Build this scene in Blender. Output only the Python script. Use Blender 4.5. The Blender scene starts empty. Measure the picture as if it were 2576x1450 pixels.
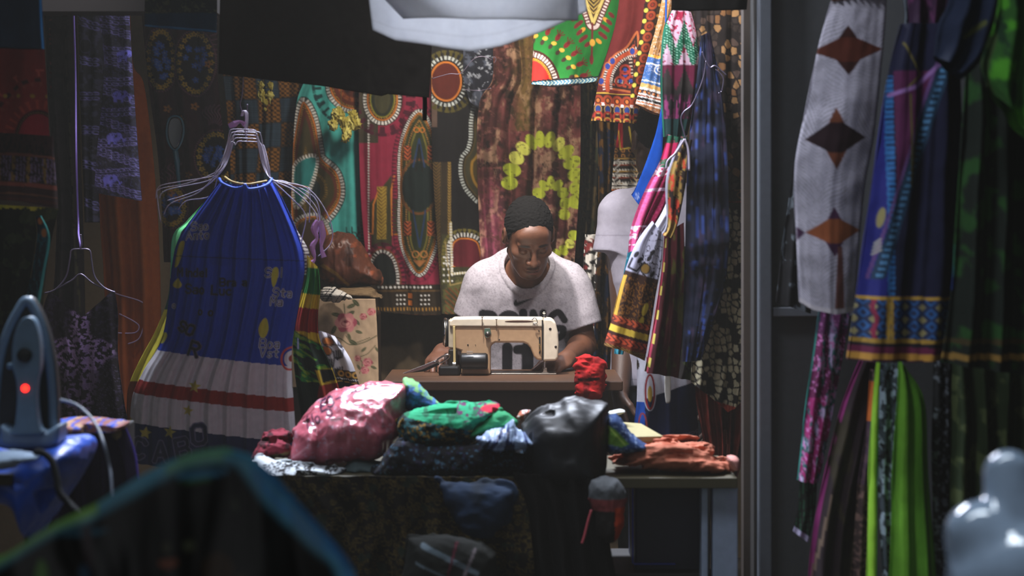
import bpy, math, numpy as np
from math import radians, sin, cos, pi
# ------------------------------------------------------------------ camera, world, light
F = 5600.0; CZ = 1.28; HOR = 540.0; CX = 1288.0
scn = bpy.context.scene
col = scn.collection
scn.view_settings.view_transform = 'Standard'
scn.view_settings.look = 'None'
scn.view_settings.gamma = 1.0
scn.view_settings.use_curve_mapping = False
scn.view_settings.exposure = 0.0
cd = bpy.data.cameras.new('camera'); cam = bpy.data.objects.new('camera', cd); col.objects.link(cam)
cam.location = (0, 0, CZ); cam.rotation_euler = (radians(90), 0, 0)
cd.sensor_width = 36; cd.lens = F/2576*36; cd.shift_y = -(725-HOR)/2576
cd.clip_start = 0.05; cd.clip_end = 100
cd.dof.use_dof = True; cd.dof.focus_distance = 6.75; cd.dof.aperture_fstop = 4.0
scn.camera = cam
wd = bpy.data.worlds.new('world'); scn.world = wd; wd.use_nodes = True
wd.node_tree.nodes['Background'].inputs[0].default_value = (0.50, 0.48, 0.44, 1)
wd.node_tree.nodes['Background'].inputs[1].default_value = 0.1
vs = wd.node_tree.nodes.new('ShaderNodeVolumeScatter'); vs.inputs['Color'].default_value = (1, .93, .80, 1)   # thin haze added to lift the blacks
vs.inputs['Density'].default_value = .0065; vs.inputs['Anisotropy'].default_value = .0
wd.node_tree.links.new(vs.outputs[0], wd.node_tree.nodes['World Output'].inputs['Volume'])
def area(name, loc, tgt, size, power, colr, spread=180, sy=None):
    l = bpy.data.lights.new(name, 'AREA'); l.energy = power; l.color = colr
    l.shape = 'RECTANGLE'; l.size = size; l.size_y = sy or size; l.spread = radians(spread)
    o = bpy.data.objects.new(name, l); col.objects.link(o); o.location = loc
    from mathutils import Vector
    o.rotation_euler = (Vector(tgt)-Vector(loc)).to_track_quat('-Z', 'Y').to_euler()
    return o
def spot(name, loc, tgt, power, colr, ang, blend=.5, rad=.06):
    l = bpy.data.lights.new(name, 'SPOT'); l.energy = power; l.color = colr
    l.spot_size = radians(ang); l.spot_blend = blend; l.shadow_soft_size = rad
    o = bpy.data.objects.new(name, l); col.objects.link(o); o.location = loc
    from mathutils import Vector
    o.rotation_euler = (Vector(tgt)-Vector(loc)).to_track_quat('-Z', 'Y').to_euler()
    return o
# daylight dropping through the gap between the street roof and the stall, then added fills
area('daylight_gap', (-0.55, 6.5, 3.1), (-0.25, 5.25, .75), 1.5, 75, (.80, .86, 1.0), 90, .3)
area('daylight_right', (-.1, 5.2, 3.2), (.75, 5.75, 1.2), .35, 14, (.88, .90, 1.0), 70, .3)
area('street_daylight', (-3, -6, 4.0), (0, 6, 1), 14, 80, (.92, .95, 1.0), 180, 6)
area('fill_right', (-.35, 3.7, 3.2), (1.0, 4.6, .7), .8, 5, (.84, .89, 1.0), 70, .4)  # unseen light added for the dim right foreground garments
area('fill_front', (.1, 2.95, 2.8), (.1, 2.6, .9), 1.7, 10, (.80, .90, 1.0), 110, .3)  # added area light that brightens the scarf hump and mannequin
area('fill_iron', (-1.0, 4.45, 2.8), (-.95, 4.1, .8), .5, 7, (.74, .85, 1.0), 80, .3)  # added to lift the blue cloth and iron, no opening there
spot('fill_left_cloths', (-1.25, 5.3, 2.5), (-1.40, 6.9, 1.15), 34, (.95, .90, 1.0), 52, .9, .1)  # invented spot, raises the dim cloths at the far left
spot('fill_skirt', (-.25, 5.6, 3.0), (0.05, 4.95, 1.75), 130, (.92, .95, 1.0), 26, .5, .1)  # spot put in to whiten the overhead skirt's far panel
# workshop lamps inside, plus unseen fills for the high and right cloths
spot('fill_high_cloths', (.12, 6.25, 2.3), (.30, 6.9, 1.72), 32, (1.0, .95, .88), 60, .9, .08)  # extra unseen spot, added to brighten the green dashiki
spot('lamp_over_machine', (-.25, 6.35, 2.45), (-.02, 7.2, .95), 215, (1.0, .93, .88), 46, .7, .05)
spot('lamp_on_cloth_wall', (-.16, 6.98, 2.32), (-.16, 7.9, 1.30), 56, (1.0, .90, .78), 96, .9, .12)
spot('fill_right_cloths', (.50, 5.45, 2.45), (.44, 6.9, 1.65), 66, (1.0, .95, .92), 54, .9, .1)  # added spot without a fitting, aimed to lift the right and high cloths

# ------------------------------------------------------------------ basic helpers
def P(px, py, Y): return ((px-CX)*Y/F, Y, CZ-(py-HOR)*Y/F)
def lin(c):
    c = np.asarray(c, float)/255.0
    return np.where(c <= .04045, c/12.92, ((c+.055)/1.055)**2.4)
def tag(o, label=None, cat=None, group=None, kind=None):
    if label: o['label'] = label
    if cat: o['category'] = cat
    if group: o['group'] = group
    if kind: o['kind'] = kind
    return o
def empty(name, loc=(0, 0, 0), label=None, cat=None, group=None):
    o = bpy.data.objects.new(name, None); col.objects.link(o); o.location = loc; o.empty_display_size = .05
    return tag(o, label, cat, group)
def link(name, V, Fc, mat, parent=None, smooth=True, C=None):
    me = bpy.data.meshes.new(name)
    V = np.asarray(V, float)
    q = parent
    while q is not None:
        V = V-np.array(q.location); q = q.parent
    if isinstance(Fc, np.ndarray):
        me.vertices.add(len(V)); me.vertices.foreach_set('co', V.astype(np.float32).ravel())
        n, k = Fc.shape
        me.loops.add(n*k); me.loops.foreach_set('vertex_index', Fc.astype(np.int32).ravel())
        me.polygons.add(n); me.polygons.foreach_set('loop_start', np.arange(0, n*k, k, dtype=np.int32))
        me.update(calc_edges=True); me.validate()
    else:
        me.from_pydata(V.tolist(), [], Fc); me.update()
    if smooth: me.polygons.foreach_set('use_smooth', np.ones(len(me.polygons), bool))
    if C is not None:
        at = me.color_attributes.new('Col', 'FLOAT_COLOR', 'POINT')
        c4 = np.ones((len(V), 4), np.float32); c4[:, :3] = C
        at.data.foreach_set('color', c4.ravel())
    me.materials.append(mat)
    o = bpy.data.objects.new(name, me); col.objects.link(o)
    if parent is not None: o.parent = parent
    return o
# ------------------------------------------------------------------ materials
_m = {}
def mat(name, c=None, rough=.6, metal=0, spec=.5, bump=0, bscale=900, emit=None, alpha=1, sheen=0, coat=0, trans=0):
    if name in _m: return _m[name]
    m = bpy.data.materials.new(name); m.use_nodes = True; nt = m.node_tree; b = nt.nodes['Principled BSDF']
    I = b.inputs
    I['Roughness'].default_value = rough; I['Metallic'].default_value = metal
    I['Specular IOR Level'].default_value = spec; I['Alpha'].default_value = alpha
    I['Sheen Weight'].default_value = sheen; I['Coat Weight'].default_value = coat
    if trans: I['Transmission Weight'].default_value = trans
    tc = nt.nodes.new('ShaderNodeTexCoord')
    nz = nt.nodes.new('ShaderNodeTexNoise'); nz.inputs['Scale'].default_value = 60; nz.inputs['Detail'].default_value = 4
    nt.links.new(tc.outputs['Object'], nz.inputs['Vector'])
    mr = nt.nodes.new('ShaderNodeMapRange'); mr.inputs['To Min'].default_value = .82; mr.inputs['To Max'].default_value = 1.15
    nt.links.new(nz.outputs['Fac'], mr.inputs['Value'])
    mx = nt.nodes.new('ShaderNodeMix'); mx.data_type = 'RGBA'; mx.blend_type = 'MULTIPLY'; mx.inputs['Factor'].default_value = 1
    if c is None:
        at = nt.nodes.new('ShaderNodeAttribute'); at.attribute_name = 'Col'
        nt.links.new(at.outputs['Color'], mx.inputs['A'])
    else:
        mx.inputs['A'].default_value = (*lin(c), 1)
    nt.links.new(mr.outputs['Result'], mx.inputs['B'])
    nt.links.new(mx.outputs['Result'], I['Base Color'])
    if bump:
        n2 = nt.nodes.new('ShaderNodeTexNoise'); n2.inputs['Scale'].default_value = bscale; n2.inputs['Detail'].default_value = 3
        nt.links.new(tc.outputs['Object'], n2.inputs['Vector'])
        bp = nt.nodes.new('ShaderNodeBump'); bp.inputs['Strength'].default_value = bump; bp.inputs['Distance'].default_value = .002
        nt.links.new(n2.outputs['Fac'], bp.inputs['Height']); nt.links.new(bp.outputs['Normal'], I['Normal'])
    if emit:
        I['Emission Color'].default_value = (*lin(emit[0]), 1); I['Emission Strength'].default_value = emit[1]
    _m[name] = m; return m
M_CLOTH = mat('printed_cotton', None, .88, spec=.18, bump=.35, bscale=700)
M_SATIN = mat('shiny_fabric', None, .42, spec=.5, bump=.15, bscale=300)
M_PLAST = mat('plastic_film', None, .25, spec=.6, bump=.2, bscale=90)
M_SKIN = mat('skin', None, .5, spec=.5, bump=.25, bscale=500)
M_HAIR = mat('short_hair', (12, 10, 9), .9, spec=.2, bump=1, bscale=600)
M_WIRE = mat('white_coated_wire', (178, 168, 184), .3, spec=.6)
M_WIRED = mat('grey_wire', (120, 110, 130), .35, metal=.6)
M_ENAM = mat('cream_enamel', None, .32, spec=.5, bump=.1, bscale=60)
M_CHROME = mat('chrome', (220, 215, 205), .18, metal=1)
M_BLACK = mat('black_plastic', (22, 21, 20), .35)
M_ALU = mat('aluminium', (130, 134, 140), .45, metal=.35)
# ------------------------------------------------------------------ noise
def hsh(ix, iy, s):
    n = (ix.astype(np.int64)*374761393+iy.astype(np.int64)*668265263+s*1274126177) & 0xffffffff
    n = ((n ^ (n >> 13))*1274126177) & 0xffffffff
    n = ((n ^ (n >> 16))*668265263) & 0xffffffff
    return ((n ^ (n >> 15)) & 0xffff)/65535.0
def vn(x, y, s=0):
    ix = np.floor(x); iy = np.floor(y); fx = x-ix; fy = y-iy
    fx = fx*fx*(3-2*fx); fy = fy*fy*(3-2*fy)
    a = hsh(ix, iy, s); b = hsh(ix+1, iy, s); c = hsh(ix, iy+1, s); d = hsh(ix+1, iy+1, s)
    return a*(1-fx)*(1-fy)+b*fx*(1-fy)+c*(1-fx)*fy+d*fx*fy
def fbm(x, y, s=0, o=4):
    r = 0; a = .5; t = 0
    for i in range(o):
        r = r+a*vn(x, y, s+i*17); t += a; a *= .5; x = x*2.03+5.1; y = y*2.03+3.7
    return r/t
def vor(x, y, s=0):
    ix = np.floor(x); iy = np.floor(y); f1 = np.full(x.shape, 9.); f2 = f1.copy(); idd = np.zeros(x.shape)
    ax = np.zeros(x.shape); ay = np.zeros(x.shape)
    for dx in (-1, 0, 1):
        for dy in (-1, 0, 1):
            cx = ix+dx; cy = iy+dy; h1 = hsh(cx, cy, s); h2 = hsh(cx, cy, s+7)
            vx = cx+.15+.7*h1-x; vy = cy+.15+.7*h2-y; d = np.hypot(vx, vy)
            c = d < f1
            f2 = np.where(c, f1, np.minimum(f2, d)); idd = np.where(c, hsh(cx, cy, s+31), idd)
            ax = np.where(c, vx, ax); ay = np.where(c, vy, ay); f1 = np.where(c, d, f1)
    return f1, f2, idd, np.arctan2(ay, ax)
def sm(pts, n=8, closed=True):
    p = np.asarray(pts, float); N = len(p); out = []
    rng = range(N) if closed else range(N-1)
    for i in rng:
        if closed: a, b, c, d = p[i-1], p[i], p[(i+1) % N], p[(i+2) % N]
        else: a, b, c, d = p[max(i-1, 0)], p[i], p[i+1], p[min(i+2, N-1)]
        for k in range(n):
            t = k/n
            out.append(.5*((2*b)+(-a+c)*t+(2*a-5*b+4*c-d)*t*t+(-a+3*b-3*c+d)*t**3))
    if not closed: out.append(p[-1])
    return np.array(out)
def ep(cx, cy, rx, ry, n=40, a0=0, a1=2*pi):
    t = np.linspace(a0, a1, n, endpoint=(a1-a0 < 2*pi-1e-6)); return np.stack([cx+rx*np.cos(t), cy+ry*np.sin(t)], 1)
# ------------------------------------------------------------------ stroke letters (4 wide, 6 high, y down)
G = {'A': [[(0,6),(2,0),(4,6)],[(.8,4),(3.2,4)]], 'B': [[(0,0),(0,6),(3,6),(4,5),(4,4),(3,3),(0,3)],[(0,0),(3,0),(3.7,.8),(3.7,2.2),(3,3)]],
 'C': [[(4,1),(3,0),(1,0),(0,1),(0,5),(1,6),(3,6),(4,5)]], 'D': [[(0,0),(0,6),(2.5,6),(4,4.5),(4,1.5),(2.5,0),(0,0)]], 'E': [[(4,0),(0,0),(0,6),(4,6)],[(0,3),(3,3)]],
 'G': [[(4,1),(3,0),(1,0),(0,1),(0,5),(1,6),(3,6),(4,5),(4,3.2),(2.4,3.2)]], 'I': [[(2,0),(2,6)]], 'L': [[(0,0),(0,6),(4,6)]], 'M': [[(0,6),(0,0),(2,3.5),(4,0),(4,6)]],
 'N': [[(0,6),(0,0),(4,6),(4,0)]], 'O': [[(1,0),(3,0),(4,1),(4,5),(3,6),(1,6),(0,5),(0,1),(1,0)]], 'R': [[(0,6),(0,0),(3,0),(4,1),(4,2),(3,3),(0,3)],[(2,3),(4,6)]],
 'S': [[(4,1),(3,0),(1,0),(0,1),(0,2),(1,3),(3,3),(4,4),(4,5),(3,6),(1,6),(0,5)]], 'T': [[(0,0),(4,0)],[(2,0),(2,6)]], 'V': [[(0,0),(2,6),(4,0)]], 'U': [[(0,0),(0,5),(1,6),(3,6),(4,5),(4,0)]],
 'a': [[(.5,2.4),(2.6,2.2),(3,3),(3,6)],[(3,4),(1,4),(.2,5),(1,6),(2.2,6),(3,5.2)]], 'o': [[(1,2.2),(2.2,2.2),(3,3.2),(3,5),(2.2,6),(1,6),(.2,5),(.2,3.2),(1,2.2)]], 'l': [[(1.2,0),(1.2,6)]],
 't': [[(1.5,.6),(1.5,5.4),(2.6,6)],[(.3,2.2),(2.8,2.2)]], 'n': [[(.3,2.2),(.3,6)],[(.3,3.2),(1.4,2.2),(2.6,2.4),(3,3.4),(3,6)]], 'd': [[(3,0),(3,6)],[(3,3),(2,2.2),(1,2.4),(.2,3.6),(.2,5),(1,6),(2,6),(3,5)]],
 'e': [[(.2,4),(3,4),(2.8,2.8),(1.8,2.2),(.6,2.8),(.2,4.2),(.8,5.7),(2,6),(3,5.5)]], 'i': [[(1.5,2.2),(1.5,6)],[(1.5,.6),(1.5,1)]], 's': [[(3,2.6),(1.6,2.2),(.5,2.8),(.8,3.7),(2.4,4.3),(2.9,5.2),(1.8,6),(.3,5.6)]],
 'r': [[(.6,2.2),(.6,6)],[(.6,3.4),(1.6,2.3),(2.8,2.4)]], 'f': [[(2.8,.4),(1.8,.3),(1.4,1.2),(1.4,6)],[(.4,2.3),(2.6,2.3)]], 'c': [[(3,2.8),(1.8,2.2),(.6,2.8),(.2,4.2),(.8,5.6),(2,6),(3,5.4)]],
 'u': [[(.3,2.2),(.3,5),(1,6),(2.2,6),(3,5)],[(3,2.2),(3,6)]], ' ': []}
# ------------------------------------------------------------------ canvas: colours worked out per vertex
class Cv:
    def __init__(s, X, Y, base, U=None, V=None, aa=2.2):
        s.X, s.Y, s.U, s.V, s.aa = X, Y, U, V, aa
        s.C = np.empty(X.shape+(3,)); s.C[...] = lin(base)
    def put(s, a, c):
        a = np.clip(a, 0, 1)[..., None]; s.C = s.C*(1-a)+(lin(c) if not isinstance(c, np.ndarray) else c)*a
    def d(s, dist, c, al=1): s.put(np.clip(.5-dist/s.aa, 0, 1)*al, c)
    def ell(s, cx, cy, rx, ry, c, w=None, rot=0, al=1):
        x = s.X-cx; y = s.Y-cy
        if rot: x, y = x*cos(rot)+y*sin(rot), -x*sin(rot)+y*cos(rot)
        k = np.hypot(x/rx, y/ry)+1e-9; dd = k*(k-1)/(np.hypot(x/rx**2, y/ry**2)+1e-9)
        if w: dd = np.abs(dd)-w/2
        s.d(dd, c, al)
    def rect(s, x0, y0, x1, y1, c, al=1): s.d(np.maximum(np.maximum(x0-s.X, s.X-x1), np.maximum(y0-s.Y, s.Y-y1)), c, al)
    def sd(s, pts, closed=True):
        p = np.asarray(pts, float); n = len(p); best = np.full(s.X.shape, 1e9); arc = np.zeros(s.X.shape); sg = np.zeros(s.X.shape, bool); acc = 0
        for i in range(n if closed else n-1):
            a = p[i]; b = p[(i+1) % n]; e = b-a; L = math.hypot(*e)+1e-9
            wx = s.X-a[0]; wy = s.Y-a[1]; t = np.clip((wx*e[0]+wy*e[1])/L**2, 0, 1)
            dd = np.hypot(wx-t*e[0], wy-t*e[1]); c = dd < best; best = np.where(c, dd, best); arc = np.where(c, acc+t*L, arc); acc += L
            if closed and a[1] != b[1]:
                cr = ((a[1] > s.Y) != (b[1] > s.Y)) & (s.X < (b[0]-a[0])*(s.Y-a[1])/(b[1]-a[1])+a[0]); sg ^= cr
        return (np.where(sg, -best, best) if closed else best), arc
    def poly(s, pts, c, al=1): s.d(s.sd(pts)[0], c, al)
    def line(s, pts, w, c, al=1): s.d(s.sd(pts, False)[0]-w/2, c, al)
    def motif(s, pts, layers, closed=True):
        d, arc = s.sd(pts, closed)
        for l in layers:
            a, b, c = l[:3]; dd = np.maximum(a-d, d-b)
            if len(l) > 3:
                per, duty = l[3], l[4]; fr = np.abs((arc/per) % 1-.5)*per-per*duty/2; dd = np.maximum(dd, fr)
            s.d(dd, c)
    def text(s, t, x, y, h, c, w=2.5, rot=0, outline=None, ow=2.5, slant=0):
        k = h/6.0; segs = []; ox = 0
        for ch in t:
            for st in G.get(ch, []):
                q = []
                for (a, b) in st:
                    gx = (ox+a)*k-slant*b*k*.2; gy = b*k
                    q.append((x+gx*cos(rot)-gy*sin(rot), y+gx*sin(rot)+gy*cos(rot)))
                segs.append(q)
            ox += {'I': 3.2, 'i': 3, 'l': 2.6}.get(ch, 5.4 if ch.isupper() else 4.3)
        if outline:
            for q in segs: s.line(q, w+2*ow, outline)
        for q in segs: s.line(q, w, c)
    def blot(s, sc, thr, c, seed=0, soft=.06, sy=None, al=1, m=1):
        n = fbm(s.X/sc, s.Y/(sy or sc), seed, 4); s.put(np.clip((n-thr)/soft, 0, 1)*al*m, c)
    def flower(s, x, y, r, c, cc=(60, 40, 10), n=5, rot=0):
        for k in range(n):
            a = rot+2*pi*k/n; s.ell(x+cos(a)*r*.6, y+sin(a)*r*.6, r*.42, r*.3, c, rot=a)
        s.ell(x, y, r*.22, r*.22, cc)
    def star(s, x, y, r, c, rot=-pi/2):
        s.poly([(x+cos(rot+pi*k/5)*(r if k % 2 == 0 else r*.45), y+sin(rot+pi*k/5)*(r if k % 2 == 0 else r*.45)) for k in range(10)], c)
# ------------------------------------------------------------------ cloth
def edge(pts, n, smooth=True):
    p = np.asarray(pts, float)
    if len(p) > 2 and smooth: p = sm(p, 10, False)
    t = (p[:, 1]-p[0, 1])/(p[-1, 1]-p[0, 1]+1e-9); t = np.maximum.accumulate(t)
    v = np.linspace(0, 1, n); return np.stack([np.interp(v, t, p[:, 0]), np.interp(v, t, p[:, 1])], 1)
def cloth(name, L, R, Y, base, paint=None, T=None, B=None, res=2.6, folds=((.012, 5, 0),), ramp=(.5, 1), depth=0, tilt=0, bow=0,
          mt=None, parent=None, label=None, cat=None, group=None, wob=.12, seed=0, crump=.004, smooth=True, thick=.0016, kind=None):
    """one hanging sheet, or a flattened tube when depth is given; L and R are its side edges top to bottom"""
    w = max(abs(R[0][0]-L[0][0]), abs(R[-1][0]-L[-1][0])); h = max(abs(L[-1][1]-L[0][1]), abs(R[-1][1]-R[0][1]))
    nu = int(max(6, w/res)); nv = int(max(6, h/res))
    le = edge(L, nv, smooth); re = edge(R, nv, smooth); u = np.linspace(0, 1, nu); v = np.linspace(0, 1, nv)
    U, V = np.meshgrid(u, v)
    X = le[:, 0:1]*(1-U)+re[:, 0:1]*U; Z = le[:, 1:2]*(1-U)+re[:, 1:2]*U
    if T: t = np.asarray(T, float); Z = Z+(1-V)**2*np.interp(U, t[:, 0], t[:, 1])
    if B: t = np.asarray(B, float); Z = Z+V**2*np.interp(U, t[:, 0], t[:, 1])
    D = np.zeros_like(U); rmp = ramp[0]*(1-V)+ramp[1]*V
    uw = U+wob*(fbm(U*3+seed, V*2.2, seed+3, 2)-.5)
    for (a, f, ph) in folds:
        s_ = np.sin(2*pi*(f*uw+ph)); D = D+a*rmp*(np.sign(s_)*np.abs(s_)**1.3)
    px = w*Y/F; D = D+crump*2*(fbm(U*px*14, V*h*Y/F*9, seed+11, 3)-.5)*2
    Yd = Y+tilt*V+bow*(2*U-1)**2+D
    c = Cv(X, Z, base, U, V, aa=max(1.8, res*.9))
    if paint: paint(c)
    def pos(Yd): return np.stack([(X-CX)*Y/F, Yd, CZ-(Z-HOR)*Y/F], -1)
    idx = np.arange(nu*nv).reshape(nv, nu)
    q = np.stack([idx[:-1, :-1], idx[1:, :-1], idx[1:, 1:], idx[:-1, 1:]], -1).reshape(-1, 4)
    if depth:
        prof = np.sqrt(np.clip(1-(2*U-1)**2, 0, 1)); b2 = depth/2*(.35+.65*V)
        Vf = pos(Yd-prof*b2); Vb = pos(Y+tilt*V+bow*(2*U-1)**2+D*.7*prof+.001+prof*b2)
        st = 3; cols = np.unique(np.append(np.arange(0, nu, st), nu-1)); rows = np.unique(np.append(np.arange(0, nv, st), nv-1))
        Vb2 = Vb[np.ix_(rows, cols)]; C2 = c.C[np.ix_(rows, cols)]; i2 = np.arange(Vb2.shape[0]*Vb2.shape[1]).reshape(Vb2.shape[:2])+nu*nv
        q2 = np.stack([i2[:-1, :-1], i2[:-1, 1:], i2[1:, 1:], i2[1:, :-1]], -1).reshape(-1, 4)
        VV = np.concatenate([Vf.reshape(-1, 3), Vb2.reshape(-1, 3)]); CC = np.concatenate([c.C.reshape(-1, 3), C2.reshape(-1, 3)])
        o = link(name, VV, np.concatenate([q, q2]), mt or M_CLOTH, parent, True, CC)
    else:
        Vf = pos(Yd).reshape(-1, 3)
        o = link(name, Vf, q, mt or M_CLOTH, parent, True, c.C.reshape(-1, 3))
        sf = o.modifiers.new('thickness', 'SOLIDIFY'); sf.thickness = thick; sf.offset = 1
    return tag(o, label, cat, group, kind)
# ------------------------------------------------------------------ tubes, prisms, lathes
def tube_geo(pts, r, n=8, smooth=6, closed=False):
    p = np.asarray(pts, float)
    if smooth and len(p) > 2: p = sm(p, smooth, closed)
    m = len(p); rr = np.full(m, r) if np.isscalar(r) else np.interp(np.linspace(0, 1, m), np.linspace(0, 1, len(r)), r)
    tg = np.gradient(p, axis=0)
    if closed: tg = np.roll(p, -1, 0)-np.roll(p, 1, 0)
    tg /= np.linalg.norm(tg, axis=1)[:, None]+1e-9
    up = np.array([0.13, .9, .41]); V = []; F_ = []
    nrm = np.cross(tg[0], up); nrm /= np.linalg.norm(nrm)
    for i in range(m):
        nrm = nrm-tg[i]*np.dot(nrm, tg[i]); nrm /= np.linalg.norm(nrm)+1e-9; bn = np.cross(tg[i], nrm)
        for k in range(n):
            a = 2*pi*k/n; V.append(p[i]+rr[i]*(cos(a)*nrm+sin(a)*bn))
    for i in range(m if closed else m-1):
        for k in range(n):
            j = (i+1) % m; F_.append((i*n+k, i*n+(k+1) % n, j*n+(k+1) % n, j*n+k))
    if not closed: F_.append(tuple(range(n))[::-1]); F_.append(tuple((m-1)*n+k for k in range(n)))
    return V, F_
def merge(parts):
    V = []; F_ = []
    for v, f in parts:
        o = len(V); V += [tuple(x) for x in v]; F_ += [tuple(i+o for i in q) for q in f]
    return V, F_
def wire(name, pts, r, m, parent=None, **kw):
    V, F_ = tube_geo([P(*p) for p in pts], r, 8, 6); o = link(name, V, F_, m, parent); return tag(o, **kw)
def box_geo(x0, x1, y0, y1, z0, z1):
    V = [(x, y, z) for x in (x0, x1) for y in (y0, y1) for z in (z0, z1)]
    return V, [(0, 1, 3, 2), (4, 6, 7, 5), (0, 4, 5, 1), (2, 3, 7, 6), (0, 2, 6, 4), (1, 5, 7, 3)]
def bevel(o, w, s=3):
    b = o.modifiers.new('bevel', 'BEVEL'); b.width = w; b.segments = s; b.limit_method = 'ANGLE'; b.angle_limit = radians(35)
    return o
def colr(o, c):
    me = o.data; at = me.color_attributes.new('Col', 'FLOAT_COLOR', 'POINT')
    at.data.foreach_set('color', np.tile(np.append(lin(c), 1).astype(np.float32), len(me.vertices))); return o
def box(name, x0, x1, y0, y1, z0, z1, m, parent=None, bev=.003, **kw):
    V, F_ = box_geo(x0, x1, y0, y1, z0, z1); o = link(name, V, F_, m, parent, False)
    if bev: bevel(o, bev, 2)
    return tag(o, **kw)
def pbox(name, px0, px1, py0, py1, Y, d, m, parent=None, bev=.003, **kw):
    a = P(px0, py1, Y); b = P(px1, py0, Y); return box(name, a[0], b[0], Y, Y+d, a[2], b[2], m, parent, bev, **kw)
def prism(name, pts, Y, d, m, parent=None, bev=.004, seg=3, C=None, **kw):
    n = len(pts); A = [P(x, y, Y) for x, y in pts]; V = A+[(a[0], a[1]+d, a[2]) for a in A]
    # orientation
    ar = sum(A[i][0]*A[(i+1) % n][2]-A[(i+1) % n][0]*A[i][2] for i in range(n)); idx = list(range(n))
    if ar < 0: idx = idx[::-1]
    F_ = [tuple(idx), tuple(i+n for i in idx[::-1])]
    for k in range(n):
        i, j = idx[k], idx[(k+1) % n]; F_.append((j, i, i+n, j+n))
    o = link(name, V, F_, m, parent, False)
    if C is not None: colr(o, C)
    if bev: bevel(o, bev, seg)
    return tag(o, **kw)
def lathe_geo(prof, axis_o, axis='z', n=32):
    V = []; F_ = []; m = len(prof)
    for i, (r, h) in enumerate(prof):
        for k in range(n):
            a = 2*pi*k/n; c, s = r*cos(a), r*sin(a)
            q = {'z': (c, s, h), 'x': (h, c, s), 'y': (c, h, -s)}[axis]; V.append(tuple(np.add(q, axis_o)))
    for i in range(m-1):
        for k in range(n): F_.append((i*n+k, i*n+(k+1) % n, (i+1)*n+(k+1) % n, (i+1)*n+k))
    F_.append(tuple(range(n))[::-1]); F_.append(tuple((m-1)*n+k for k in range(n)))
    return V, F_
def lathe(name, prof, o_, axis, m, parent=None, n=32, **kw):
    V, F_ = lathe_geo(prof, o_, axis, n); o = link(name, V, F_, m, parent)
    bevel(o, .0008, 1); return tag(o, **kw)
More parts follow.
